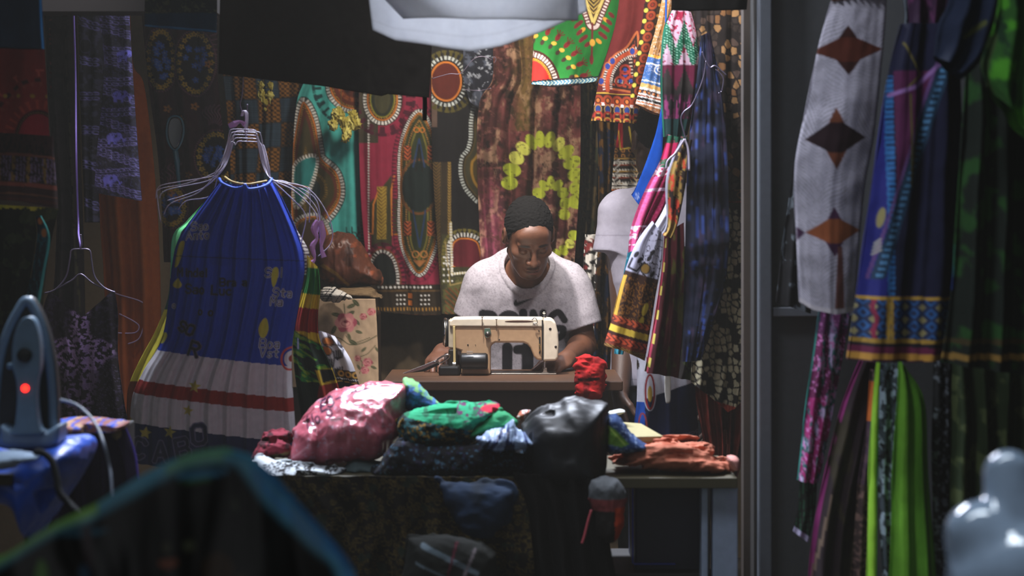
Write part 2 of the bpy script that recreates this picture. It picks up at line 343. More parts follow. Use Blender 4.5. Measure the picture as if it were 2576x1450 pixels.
# ------------------------------------------------------------------ signed distance shapes -> one continuous mesh
def smin(a, b, k):
    h = np.clip(.5+.5*(b-a)/k, 0, 1); return b*(1-h)+a*h-k*h*(1-h)
def smax(a, b, k): return -smin(-a, -b, k)
def cap(p, a, b, r0, r1=None):
    r1 = r0 if r1 is None else r1; a = np.asarray(a, float); e = np.asarray(b, float)-a; w = p-a
    t = np.clip((w@e)/(e@e+1e-12), 0, 1); return np.linalg.norm(w-t[:, None]*e, axis=1)-(r0*(1-t)+r1*t)
def elli(p, c, r, R=None):
    q = p-np.asarray(c, float)
    if R is not None: q = q@R
    r = np.asarray(r, float); k0 = np.linalg.norm(q/r, axis=1); k1 = np.linalg.norm(q/r**2, axis=1)+1e-9
    return k0*(k0-1)/k1
def sdf_mesh(f, lo, hi, h, B=12):
    lo = np.asarray(lo, float); hi = np.asarray(hi, float)
    nb = np.ceil((hi-lo)/(h*B)).astype(int); n = nb*B+1
    S = np.ones(n, np.float32)
    cx, cy, cz = np.meshgrid(*[np.arange(k) for k in nb], indexing='ij')
    cc = np.stack([cx, cy, cz], -1).reshape(-1, 3); cen = lo+(cc+.5)*B*h
    fv = f(cen); near = np.abs(fv) < B*h*1.25
    for k in np.nonzero(~near & (fv < 0))[0]:
        a = cc[k]*B; S[a[0]:a[0]+B+1, a[1]:a[1]+B+1, a[2]:a[2]+B+1] = -1
    r = np.arange(B+1); gx, gy, gz = np.meshgrid(r, r, r, indexing='ij'); g = np.stack([gx, gy, gz], -1).reshape(-1, 3)
    ks = np.nonzero(near)[0]
    for s in range(0, len(ks), 60):
        kk = ks[s:s+60]; pts = (lo+(cc[kk][:, None, :]*B+g[None])*h).reshape(-1, 3); vv = f(pts).reshape(len(kk), B+1, B+1, B+1)
        for i, k in enumerate(kk):
            a = cc[k]*B; S[a[0]:a[0]+B+1, a[1]:a[1]+B+1, a[2]:a[2]+B+1] = vv[i]
    ins = S < 0; ins[0] = ins[-1] = False; ins[:, 0] = ins[:, -1] = False; ins[:, :, 0] = ins[:, :, -1] = False
    S = np.where(ins, np.minimum(S, -1e-6), np.maximum(np.abs(S), 1e-6)).astype(np.float32)
    I8 = ins.astype(np.int8); cnt = sum(I8[a:n[0]-1+a, b:n[1]-1+b, c:n[2]-1+c] for a in (0, 1) for b in (0, 1) for c in (0, 1))
    mix = (cnt > 0) & (cnt < 8); cells = np.argwhere(mix); vid = -np.ones(mix.shape, np.int32); vid[mix] = np.arange(len(cells))
    acc = np.zeros((len(cells), 3)); num = np.zeros(len(cells))
    cor = [(a, b, c) for a in (0, 1) for b in (0, 1) for c in (0, 1)]
    for a in cor:
        for ax in range(3):
            if a[ax]: continue
            b = list(a); b[ax] = 1; A = cells+a; Bc = cells+b
            va = S[A[:, 0], A[:, 1], A[:, 2]]; vb = S[Bc[:, 0], Bc[:, 1], Bc[:, 2]]; m = (va < 0) != (vb < 0)
            t = np.clip(va/(va-vb+1e-20), .02, .98); q = np.array(a, float)+np.zeros((len(cells), 3)); q[:, ax] += t
            acc[m] += q[m]; num[m] += 1
    V = lo+(cells+acc/num[:, None])*h; Q = []
    for ax in range(3):
        u, w = [(1, 2), (2, 0), (0, 1)][ax]
        sl0 = [slice(1, -1)]*3; sl0[ax] = slice(0, n[ax]-1); sl1 = list(sl0); sl1[ax] = slice(1, n[ax])
        a = ins[tuple(sl0)]; b = ins[tuple(sl1)]; ch = np.argwhere(a != b); off = np.ones(3, int); off[ax] = 0
        e = ch+off; fl = a[tuple(ch.T)]
        def at(du, dw):
            k = e.copy(); k[:, u] += du; k[:, w] += dw; return vid[k[:, 0], k[:, 1], k[:, 2]]
        q = np.stack([at(-1, -1), at(0, -1), at(0, 0), at(-1, 0)], 1); q[~fl] = q[~fl][:, ::-1]; Q.append(q)
    Q = np.concatenate(Q); Q = Q[(Q >= 0).all(1)]
    return V, Q
def topx(V): return CX+V[:, 0]*F/V[:, 1], HOR+(CZ-V[:, 2])*F/V[:, 1]
def sdf_obj(name, f, lo, hi, h, m, parent=None, base=(128, 128, 128), paint=None, px=True, aa=3, Yref=None, **kw):
    V, Q = sdf_mesh(f, lo, hi, h)
    if Yref: X, Z = CX+V[:, 0]*F/Yref, HOR+(CZ-V[:, 2])*F/Yref
    else: X, Z = topx(V)
    c = Cv(X, Z, base, aa=aa); c.P = V
    if paint: paint(c)
    o = link(name, V, Q, m, parent, True, c.C); return tag(o, **kw)
def pouch(name, pts, Y, D, Rr, base, paint=None, h=.004, wr=.006, wsc=14, stretch=(1, 1), m=None, seed=0, parent=None, smooth=True, ridge=False, lean=0, zmin=None, **kw):
    """soft stuffed thing: a side outline with its own distance Y and half depth D, rounded over Rr metres"""
    q = np.array([P(x, y, Y) for x, y in pts])[:, [0, 2]]
    if smooth: q = sm(q, 5)
    lo = np.array([q[:, 0].min()-.02, Y-D-.05-abs(lean), q[:, 1].min()-.02]); hi = np.array([q[:, 0].max()+.02, Y+D+.05+abs(lean), q[:, 1].max()+.02])
    zmid = q[:, 1].mean()
    def f(p):
        c = Cv(p[:, 0], p[:, 2], (0, 0, 0)); d, _ = c.sd(q); t = np.clip(-d/Rr, 0, 1); hh = D*np.sqrt(np.clip(1-(1-t)**2, 0, 1))
        yy = p[:, 1]-lean*(p[:, 2]-zmid)/.1
        n = fbm(p[:, 0]*wsc*stretch[0]+p[:, 1]*5+7*seed, p[:, 2]*wsc*stretch[1]+p[:, 1]*9, seed, 4)
        if ridge: n = 1-2*np.abs(n-.5)
        n = n-.5
        out = np.where(d > 0, np.hypot(d, np.maximum(np.abs(yy-Y), 0)), np.maximum(np.abs(yy-Y)-hh, d))
        n2 = 1-2*np.abs(fbm(p[:, 0]*wsc*2.6*stretch[0]+31, p[:, 2]*wsc*2.2*stretch[1]+p[:, 1]*14, seed+3, 3)-.5)
        o_ = out*.8+n*wr*3.2-(n2-.8)*wr*1.3
        return o_ if zmin is None else smax(o_, zmin-p[:, 2], .004)
    return sdf_obj(name, f, lo, hi, h, m or M_CLOTH, parent, base, paint, Yref=Y, **kw)
# ------------------------------------------------------------------ the setting
M_WALL = mat('stained_plaster', (120, 104, 82), .9, bump=.3, bscale=40)
M_FLOOR = mat('concrete_floor', (52, 47, 42), .85, bump=.3, bscale=30)
M_DARK = mat('dark_paint', (34, 31, 28), .7)
M_GREY = mat('grey_painted_metal', (80, 85, 92), .5, metal=.1, bump=.05)
M_PANEL = mat('grey_panel', (58, 61, 64), .6)
def struct(o): o['kind'] = 'structure'; return o
struct(box('floor', -3.4, 3.0, 1.6, 8.6, -.1, 0, M_FLOOR, bev=0))
struct(box('wall_back', -3.4, 3.0, 8.3, 8.45, 0, 2.8, M_WALL, bev=0))
struct(box('wall_left', -3.4, -3.25, 4.6, 8.3, 0, 2.8, M_WALL, bev=0))
struct(box('wall_right', 1.45, 1.55, 5.62, 8.3, 0, 2.8, M_WALL, bev=0))
struct(box('ceiling', -3.4, 1.55, 6.72, 8.45, 2.8, 2.9, M_WALL, bev=0))
# door frame at the right: dark post, grey post, panels and a cross rail
a = P(1880, 0, 5.55)
struct(box('trim_1', P(1893, 0, 5.5)[0], P(1912, 0, 5.5)[0], 5.47, 5.56, 0, 2.8, M_DARK, bev=.002))
struct(box('trim_2', P(1866, 0, 5.6)[0], P(1893, 0, 5.6)[0], 5.56, 5.62, 0, 2.8, mat('brown_painted_post', (62, 52, 44), .7), bev=.002))
dr = struct(box('door_1', P(1943, 0, 5.46)[0], P(2700, 0, 5.46)[0], 5.47, 5.49, .02, 2.75, M_PANEL, bev=.001))
box('door_frame', P(1912, 0, 5.4)[0], P(1945, 0, 5.4)[0], 5.42, 5.50, .02, 2.78, M_GREY, dr, .004)
box('door_rail', P(1945, 0, 5.42)[0], P(2700, 0, 5.42)[0], 5.43, 5.47, P(0, 798, 5.42)[2], P(0, 774, 5.42)[2], M_GREY, dr, .003)
struct(box('trim_3', -3.3, P(553, 0, 6.1)[0], 6.0, 6.12, P(0, 34, 6.05)[2], 2.3, M_DARK, bev=.002))
# ------------------------------------------------------------------ print helpers
WH = (225, 222, 214); OR = (205, 120, 45); RD = (120, 32, 28); BK = (24, 20, 18); YL = (205, 178, 60); OL = (84, 78, 34); GD = (170, 125, 55)
def teeth(k=1): return [(-2*k, 14*k, BK), (0, 11*k, WH, 9*k, .55), (-6*k, -2*k, OR), (-12*k, -7*k, BK), (-12*k, -8*k, GD, 6*k, .5)]
def frill(c, pts, k, cc=BK, off=16, ln=22):
    c.motif(pts, [(off*k, (off+ln)*k, cc, 15*k, .45), ((off+ln*.7)*k, (off+ln)*k, cc, 15*k, .8)])
def band(c, y0, y1, h, cols):
    for i, k in enumerate(cols):
        c.rect(-99, y0+(y1-y0)*i/len(cols), 9999, y0+(y1-y0)*(i+1)/len(cols), k)
def dots(c, x0, x1, y0, y1, dx, dy, r, cc):
    fx = ((c.X-x0)/dx) % 1-.5; fy = ((c.Y-y0)/dy) % 1-.5; d = np.hypot(fx*dx, fy*dy)-r
    m = (c.X > x0) & (c.X < x1) & (c.Y > y0) & (c.Y < y1); c.d(np.where(m, d, 9), cc)
def chev(c, x0, x1, y0, y1, p, cc, duty=.4, vert=True):
    m = (c.X > x0) & (c.X < x1) & (c.Y > y0) & (c.Y < y1)
    w = (x1-x0)/2 if vert else (y1-y0)/2
    t = (c.Y+np.abs(c.X-(x0+x1)/2)) if vert else (c.X+np.abs(c.Y-(y0+y1)/2)); fr = (np.abs((t/p) % 1-.5)-duty/2)*p
    c.d(np.where(m, fr, 9), cc)
# ------------------------------------------------------------------ cloths along the back wall, left to right
def p_check(c):
    s = 62; sx = 56; gx = (c.X-588)/sx+.12*np.sin(c.Y/70); gy = (c.Y-190+.05*(c.X-588))/s
    k = (np.floor(gx)+np.floor(gy)) % 2 == 0
    c.put(k*1., (148, 98, 34)); f = ((c.X/13) % 1 < .45) ^ ((c.Y/11) % 1 < .5); c.put(k*f*.85, (34, 22, 12))
    c.put((~k)*(((c.Y/6) % 1) < .4)*.5, (30, 46, 60)); e = np.minimum(np.abs(gx-np.round(gx))*sx, np.abs(gy-np.round(gy))*s); c.d(e-2, (22, 20, 20), .7)
cloth('patchwork_cloth', [(560, -60), (560, 150), (575, 330), (585, 560)], [(776, -60), (776, 150), (768, 350), (742, 560)], 8.0, (50, 68, 84), p_check, folds=((.02, 3, .1), (.008, 8, 0)), label='blue and gold checkerboard patchwork cloth hanging at the back under the black cloth', cat='cloth')
def p_turq(c):
    a = sm([(742, 330), (762, 255), (790, 300), (806, 380), (812, 400), (850, 440), (856, 500), (815, 560), (770, 590), (735, 560), (728, 420)], 5)
    frill(c, ep(895, 215, 72, 70), 1, (20, 60, 62))
    c.motif(ep(895, 215, 66, 62), [(-99, 0, (92, 40, 24))]+teeth(.8)+[(-30, -20, (150, 80, 40), 7, .6), (-44, -34, BK, 9, .5)])
    c.motif(a, [(-99, 0, (88, 40, 26)), (-60, -18, (60, 52, 26)), (-40, -34, (120, 92, 36), 6, .5), (-75, -52, (24, 34, 32))]+teeth(.85))
    c.motif(sm([(795, 395), (780, 470), (745, 520), (740, 420)], 5), [(-99, -1, (40, 120, 118)), (-3, 6, WH, 7, .5)])
    c.motif(sm([(748, 620), (746, 560), (800, 545), (830, 600), (820, 680)], 4), [(-99, 0, (60, 44, 28))]+teeth(.7))
    for x in (872, 886, 900): c.line([(x, 572), (x+1, 590)], 3, (30, 30, 30)); c.ell(x+5, 592, 6, 7, (30, 30, 30), w=3)
    c.rect(906, 100, 920, 800, (96, 60, 30)); c.motif([(912, 100), (912, 800)], [(-5, 5, (40, 28, 18), 8, .5)], False)
cloth('dashiki_shirt', [(770, -60), (770, 170), (745, 260), (734, 420), (728, 690)], [(916, -60), (916, 170), (912, 400), (918, 600), (920, 700)], 7.93, (74, 176, 168), p_turq, folds=((.014, 3, .3),), crump=.003, label='turquoise dashiki with toothed brown medallions on the back wall', cat='shirt')
def p_crim(c):
    c.put((c.X > 905)*(c.X < 1205)*1., (140, 36, 62))
    # left border
    c.rect(900, 100, 952, 360, (62, 54, 40)); c.rect(916, 150, 944, 270, (96, 98, 96)); chev(c, 918, 942, 152, 268, 12, (40, 40, 44)); c.rect(918, 268, 942, 286, (84, 90, 40))
    dots(c, 924, 932, 286, 640, 8, 7, 2.5, WH)
    frill(c, ep(962, 250, 42, 52), 1.1, (70, 18, 36)); c.motif(ep(962, 250, 40, 56), [(-99, 0, (34, 38, 26)), (-12, -9, (128, 130, 40)), (-40, -20, (60, 58, 34))]+teeth(.8))
    # olive columns
    d = [(935, 520), (985, 430), (985, 620), (935, 620)]
    c.poly(d, (60, 58, 34)); c.rect(930, 500, 1002, 592, (58, 54, 30)); c.poly([(930, 400), (1000, 400), (985, 440), (932, 510)], (140, 36, 62))
    c.rect(949, 470, 972, 602, (168, 138, 50)); c.line([(930, 588), (938, 588), (940, 515), (953, 480)], 4, OR); c.line([(1000, 590), (986, 592), (984, 480), (992, 440)], 4, OR); chev(c, 950, 971, 470, 600, 9, (110, 84, 30))
    # long spear medallion
    m = sm([(1056, 282), (1082, 320), (1099, 380), (1100, 430), (1098, 480), (1100, 560), (1092, 625), (1056, 690), (1016, 630), (1006, 560), (1008, 480), (1006, 430), (1010, 370), (1028, 315)], 5)
    frill(c, m, .6, (84, 20, 40), 18, 16)
    c.motif(m, [(-99, 0, (46, 54, 30)), (-26, -22, (120, 110, 44)), (-19, -14, (70, 56, 30)), (-18, -15, GD, 6, .5)]+teeth(.62))
    c.ell(1054, 470, 42, 62, (22, 34, 32)); c.ell(1054, 470, 46, 68, (112, 70, 32), w=6)
    for y in (385, 575):
        for x in (1026, 1084): c.rect(x-9, y-18, x+9, y+18, (180, 90, 50)); chev(c, x-9, x+9, y-18, y+18, 10, (60, 30, 20))
    c.line([(1040, 420), (1054, 350), (1068, 420)], 4, (40, 60, 96)); c.line([(1040, 530), (1056, 622), (1070, 530)], 4, (40, 60, 96))
    c.line([(1046, 430), (1054, 365), (1062, 430)], 5, (24, 26, 22)); c.ell(1048, 327, 6, 6, OR, w=2.5); c.ell(1062, 327, 6, 6, OR, w=2.5)
    for x in (1046, 1066): c.ell(x, 640, 8, 8, (196, 130, 70), w=3)
    c.poly([(1040, 655), (1072, 655), (1056, 672)], (170, 110, 60))
    # lower arch
    a = sm([(934, 720), (934, 680), (950, 642), (972, 640), (990, 668), (992, 720)], 5); frill(c, a, .7, (70, 18, 36)); c.motif(a, [(-99, 0, (22, 26, 24)), (0, 9, BK), (1, 9, WH, 7, .5), (9, 13, (120, 66, 40))])
    # hem
    c.rect(900, 716, 1210, 900, (44, 34, 22)); dots(c, 948, 1085, 718, 728, 10, 10, 3, WH); c.rect(900, 730, 1210, 734, (96, 72, 40))
    for x in (996, 1058): dots(c, x-2, x+26, 738, 772, 9, 11, 2.3, WH)
    for y in (738, 756): c.rect(1027, y, 1037, y+13, (214, 120, 50))
    c.motif([(900, 778), (1210, 778)], [(-4, 4, GD, 8, .4)], False); c.motif([(900, 792), (1060, 798), (1210, 800)], [(-5, 5, (110, 62, 34)), (-4, 4, (178, 84, 46), 9, .6)], False)
    c.put((c.Y > 800)*(c.X > 900)*1., (44, 34, 22))
cloth('dashiki_shirt', [(902, -60), (902, 170), (903, 400), (915, 600), (942, 780)], [(1112, -60), (1112, 170), (1112, 400), (1120, 600), (1130, 790)], 7.86, (140, 36, 62), p_crim, B=[(0, 4), (.5, 8), (1, 4)], folds=((.016, 2.2, .3), (.004, 7, 0)), crump=.003, res=2.2, label='crimson dashiki with one long pointed green medallion on the back wall', cat='shirt')
def p_blk(c):
    c.rect(1080, 190, 1100, 320, (96, 76, 66)); dots(c, 1084, 1096, 190, 250, 7, 9, 2, WH)
    a = ep(1122, 205, 36, 46); frill(c, ep(1126, 205, 54, 58), .8, (84, 76, 30), 4, 22); c.motif(a, [(-99, 0, (88, 30, 20)), (0, 5, OR), (5, 8, BK), (8, 17, BK), (9, 18, (206, 212, 206), 7, .5)])
    m = sm([(1205, 260), (1190, 300), (1188, 350), (1180, 380), (1166, 400), (1164, 440), (1180, 480), (1215, 500), (1240, 380)], 5)
    c.motif(m, [(-99, 0, (80, 66, 30)), (-26, -20, (160, 120, 40)), (-18, -8, (60, 56, 34)), (-4, -1, BK), (0, 9, (206, 212, 206), 7, .5)])
    c.rect(1086, 408, 1112, 800, (58, 48, 30)); chev(c, 1088, 1108, 408, 800, 8, (112, 84, 40)); c.rect(1112, 408, 1126, 800, (52, 42, 28)); c.rect(1126, 408, 1134, 590, (150, 122, 62)); chev(c, 1126, 1134, 408, 590, 7, (90, 66, 30))
    c.rect(1112, 590, 1215, 800, (58, 56, 34)); c.blot(10, .5, (84, 82, 44), 3, m=(c.X > 1112)*(c.Y > 590))
    a2 = sm([(1140, 672), (1138, 620), (1150, 604), (1168, 600), (1190, 604), (1204, 620), (1206, 672)], 4)
    c.rect(1136, 560, 1215, 680, (22, 20, 20)); frill(c, a2, .6, (110, 100, 44), 14, 26)
    c.motif(a2, [(-99, 0, (92, 24, 34)), (-2, 2, OR), (2, 14, BK), (4, 14, WH, 7, .5)]); c.rect(1120, 672, 1215, 700, (58, 56, 34))
    c.line([(1134, 560), (1136, 690), (1215, 682)], 5, (190, 176, 130)); c.line([(1120, 610), (1132, 718), (1215, 700)], 3, (150, 130, 80)); dots(c, 1112, 1140, 640, 720, 10, 15, 2.3, WH); c.motif([(1133, 560), (1137, 690), (1215, 682)], [(-3, 3, WH, 7, .45)], False)
    chev(c, 1120, 1215, 725, 800, 14, (100, 64, 34))
cloth('dashiki_shirt', [(1085, -60), (1085, 150), (1088, 400), (1100, 600), (1112, 785)], [(1245, -60), (1245, 150), (1240, 400), (1240, 600), (1240, 800)], 7.80, (20, 18, 20), p_blk, B=[(0, 6), (.5, 0), (1, -12)], folds=((.012, 2, .6),), crump=.003, res=2.2, label='black dashiki with white toothed scallops beside the tie dyed cloth', cat='shirt')
def p_yb(c): c.blot(16, .52, (40, 36, 18), 2); c.blot(8, .6, (150, 118, 30), 8)
cloth('printed_cloth', [(1080, -60), (1080, 90), (1082, 200)], [(1178, -60), (1178, 90), (1176, 196)], 7.84, (112, 86, 30), p_yb, folds=((.01, 2, 0),), label='mustard and brown mottled cloth at the back under the white hem', cat='cloth')
def p_indigo(c): c.blot(20, .55, (78, 84, 100), 4); c.blot(9, .62, (150, 155, 165), 9, .04); c.put((np.abs(c.X-1212) > 40)*.2, (10, 10, 14))
cloth('tank_shirt', [(1166, -60), (1166, 90), (1166, 200), (1182, 262)], [(1250, -60), (1250, 90), (1248, 200), (1232, 250)], 7.75, (26, 28, 40), p_indigo, B=[(0, -6), (.5, 20), (1, -6)], depth=.02, folds=((.01, 2, .2),), label='indigo and black tie dyed top on a wire hanger at the back', cat='top')
def p_td(c):
    c.blot(44, .5, (110, 56, 54), 1, .2); c.blot(26, .55, (160, 124, 100), 5, .1, 44); c.blot(14, .56, (40, 20, 16), 11, .14, 26); c.blot(9, .6, (120, 74, 66), 21, .14)
    c.put(np.exp(-((c.X-1322)/26)**2)*(c.Y < 330)*.5, (120, 100, 40))
    c.put(np.exp(-((c.X-1235)/22)**2)*np.clip((c.Y-420)/120, 0, 1)*.6*(fbm(c.X/16, c.Y/22, 4)+.2), (170, 80, 110))
    for (cx, cy, rx, ry, w, a0, a1, n) in ((1367, 478, 86, 128, 42, pi*1.0, pi*2.12, 13), (1386, 518, 36, 58, 30, pi*.95, pi*2.2, 8), (1384, 560, 66, 82, 26, .25, 1.5, 4)):
        for k in range(n):
            a = a0+(a1-a0)*(k+.5)/n; x = cx+rx*cos(a); y = cy+ry*sin(a); L = math.hypot(rx*sin(a), ry*cos(a))*(a1-a0)/n/2
            t = math.atan2(ry*cos(a), -rx*sin(a)); h = hsh(np.array([k]), np.array([n]), 3)[0]
            c.ell(x, y, L*1.02, w*(.46+.12*h), (176, 186, 56) if h > .3 else (204, 206, 92), rot=t)
    c.blot(7, .62, (60, 40, 20), 33, .1, al=.6)
cloth('tie_dye_cloth', [(1240, -60), (1240, 110), (1238, 200), (1205, 262), (1200, 420), (1212, 720)], [(1460, -60), (1460, 110), (1460, 400), (1452, 560), (1440, 720)], 7.70, (66, 30, 28), p_td, folds=((.028, 3.4, .35), (.010, 8, .1)), wob=.2, ramp=(.7, 1), crump=.006, res=2.2, label='maroon tie dyed cloth with lime green arches behind the seated person', cat='cloth')
def p_dk(cc, c2, s0, n=8):
    def f(c): c.blot(18, .5, cc, s0, .05, 50); c.blot(8, .56, c2, s0+5, .05, 20)
    return f
cloth('drape', [(1448, -60), (1448, 160), (1446, 400), (1432, 760), (1425, 960)], [(1540, -60), (1540, 160), (1530, 400), (1500, 760), (1490, 960)], 7.78, (30, 30, 24), p_dk((56, 60, 40), (96, 80, 50), 3), folds=((.028, 4, 0), (.01, 9, 0)), label='dark olive mottled drape beside the tie dyed cloth', cat='drape')
cloth('drape', [(1500, -60), (1500, 230), (1506, 500), (1490, 760), (1480, 960)], [(1560, -60), (1560, 230), (1556, 560), (1560, 760), (1562, 960)], 7.62, (34, 22, 18), p_dk((24, 36, 64), (110, 76, 30), 13), folds=((.03, 3, .2),), label='dark drape with blue and gold flecks behind the standing person', cat='drape')
def p_wb(c): c.blot(9, .5, (200, 196, 188), 3, .04, 12); c.blot(16, .64, (110, 40, 40), 9, .04)
cloth('printed_cloth', [(1472, 590), (1466, 700), (1470, 900)], [(1506, 590), (1500, 700), (1492, 900)], 7.5, (30, 28, 28), p_wb, folds=((.012, 1.5, 0),), label='narrow black and white printed cloth right of the seated person', cat='cloth')
def p_aztec(c):
    c.rect(1550, 300, 1566, 372, (170, 30, 44)); c.line([(1582, 320), (1590, 372), (1560, 376), (1556, 330)], 3, YL); dots(c, 1540, 1600, 372, 396, 18, 14, 5, (190, 130, 60)); dots(c, 1540, 1600, 372, 396, 18, 14, 3, BK)
    for i in range(12):
        y = 398+i*8; c.rect(1500, y, 1700, y+3, [(190, 150, 70), WH, (150, 60, 30), BK][i % 4])
        if i % 2: dots(c, 1500, 1700, y+3, y+8, 7, 6, 2.2, WH)
    chev(c, 1530, 1560, 400, 460, 14, WH, .3); chev(c, 1586, 1616, 400, 460, 14, (214, 190, 150), .3)
    c.put(((c.Y > 462) & (c.Y < 466)) | ((c.Y > 470) & (c.Y < 474)), WH); c.rect(1500, 476, 1700, 500, (180, 90, 30))
cloth('embroidered_top', [(1556, -60), (1556, 290), (1546, 380), (1538, 480)], [(1640, -60), (1640, 290), (1636, 380), (1630, 490)], 7.45, (38, 24, 20), p_aztec, depth=.03, folds=((.008, 2, 0),), label='small black top with orange and white zigzag rows left of the standing person', cat='top')
# gold pompoms
def p_gold(c): c.blot(8, .5, (206, 196, 110), 3, .1, 20)
def fz(name, bl, Y, label, seed, sc=1):
    def f(p):
        d = 9
        for (x, y, r) in bl: d = smin(d, elli(p, P(x, y, Y), (r*Y/F, .02*sc, r*Y/F*1.1)), .006)
        return d*.8+(fbm(p[:, 0]*260, p[:, 2]*140, seed, 3)-.5)*.014
    c0 = np.array([P(x, y, Y) for x, y, r in bl]); R = .06
    go_ = sdf_obj(name, f, c0.min(0)-R, c0.max(0)+R, .0028, M_CLOTH, None, (158, 144, 62), p_gold, label=label, cat='ornament', group='gold tassel ornaments on the back wall')
    V, F_ = tube_geo([P(bl[0][0]+8, bl[0][1], Y), P(bl[0][0]+8, -60, Y)], .0012, 6); link('cord', V, F_, _m.get('gold_cord') or mat('gold_cord', (120, 106, 50), .7), go_); return go_
fz('gold_pompom', [(850, 288, 17), (838, 315, 14), (868, 308, 15), (893, 312, 16), (872, 335, 14), (888, 290, 13), (868, 350, 9)], 7.82, 'large fluffy gold pompom hanging over the turquoise dashiki', 1)
fz('gold_tassel', [(655, 215, 9), (680, 215, 9), (658, 240, 12), (678, 240, 11), (668, 258, 9), (667, 275, 4)], 7.86, 'small gold tassel hanging over the checkerboard patchwork cloth', 5, .7)
# thin lines across the back
wire('washing_line', [(1086, 198, 7.68), (1130, 186, 7.68), (1160, 184, 7.68), (1190, 150, 7.68), (1215, 142, 7.68), (1240, 152, 7.68)], .0014, M_WIRED, label='thin wire strung between hangers above the black dashiki', cat='wire')
wh_ = empty('wire_hanger', P(1205, 226, 7.70), 'thin wire hanger at the back holding the indigo tie dyed top', 'hanger')
link('crossbar', *tube_geo([P(1166, 225, 7.69), P(1205, 228, 7.70), P(1236, 222, 7.69)], .0013), M_WIRED, wh_)
link('hook', *tube_geo([P(1232, 156, 7.68), P(1240, 146, 7.67), P(1244, 143, 7.67), P(1248, 150, 7.67), P(1244, 158, 7.67)], .0013), M_WIRED, wh_)
# ------------------------------------------------------------------ garments hung high at the centre right
def p_green(c):
    a = ep(1322, 230, 92, 100)
    for k in range(9):
        t = -1.38+k*.19; x = 1322+150*cos(t); y = 228+158*sin(t); c.ell(x, y, 10, 6, (118, 28, 30), rot=t); [c.line([(x+4*cos(t), y+4*sin(t)), (x+19*cos(t+dt), y+19*sin(t+dt))], 2.6, (96, 20, 24)) for dt in (-.6, -.2, .2, .6)]; c.ell(x-18*cos(t), y-18*sin(t), 7, 5, (214, 160, 60), rot=t+1); c.ell(x-30*cos(t+.1), y-30*sin(t+.1), 7, 5, (60, 40, 30), rot=t)
    c.motif(ep(1330, 228, 62, 84), [(-99, -2, (176, 34, 28)), (-6, 0, (220, 130, 40), 5, .6), (0, 20, (60, 24, 20)), (3, 14, (226, 206, 196), 7, .5)])
    v = [(1465, -20), (1492, 58), (1524, -20)]; c.motif(v, [(-40, 10, (60, 40, 24)), (-4, 4, (214, 190, 110)), (6, 20, (92, 30, 30)), (8, 17, (226, 206, 196), 8, .55)], False); c.poly([(1472, -20), (1492, 40), (1516, -20)], (70, 54, 34)); chev(c, 1478, 1508, -20, 36, 10, (190, 160, 80))
    for k in range(8):
        s_ = -1 if k % 2 else 1; y = 50+k*9; x = 1490+s_*(34-k*3); c.ell(x, y, 9, 5, (214, 150, 50) if k % 3 == 0 else (110, 34, 34), rot=s_*.7); c.ell(x+s_*14, y-12, 10, 5, (110, 34, 34), rot=s_*.8)
    c.line([(1490, 60), (1488, 160)], 5, (110, 34, 34)); c.ell(1488, 150, 5, 12, (110, 34, 34)); c.ell(1490, 108, 7, 9, (214, 160, 60))
    y = c.Y+(c.X-1338)*.075
    for (y0, y1, k) in ((204, 208, (30, 30, 34)), (208, 219, (70, 116, 140)), (219, 223, (30, 30, 34)), (223, 236, (150, 34, 44))): c.put((y > y0)*(y < y1)*1., k)
    t = (np.abs((c.X+np.abs(y-213)*1.2)/9 % 1-.5) < .18)*(y > 208)*(y < 219); c.put(t*1., (190, 200, 180)); t = (np.abs((c.X+y)/8 % 1-.5) < .16)*(y > 224); c.put(t*.8, (220, 120, 110))
cloth('dashiki_shirt', [(1345, -60), (1342, 100), (1337, 212)], [(1570, -60), (1556, 60), (1500, 205)], 6.95, (30, 110, 42), p_green, B=[(0, 0), (.3, 8), (.6, 8), (1, 0)], depth=.04, folds=((.012, 2.2, .5),), crump=.003, res=2.1, label='bright green dashiki with red half medallion hanging above the tie dyed cloth', cat='shirt')
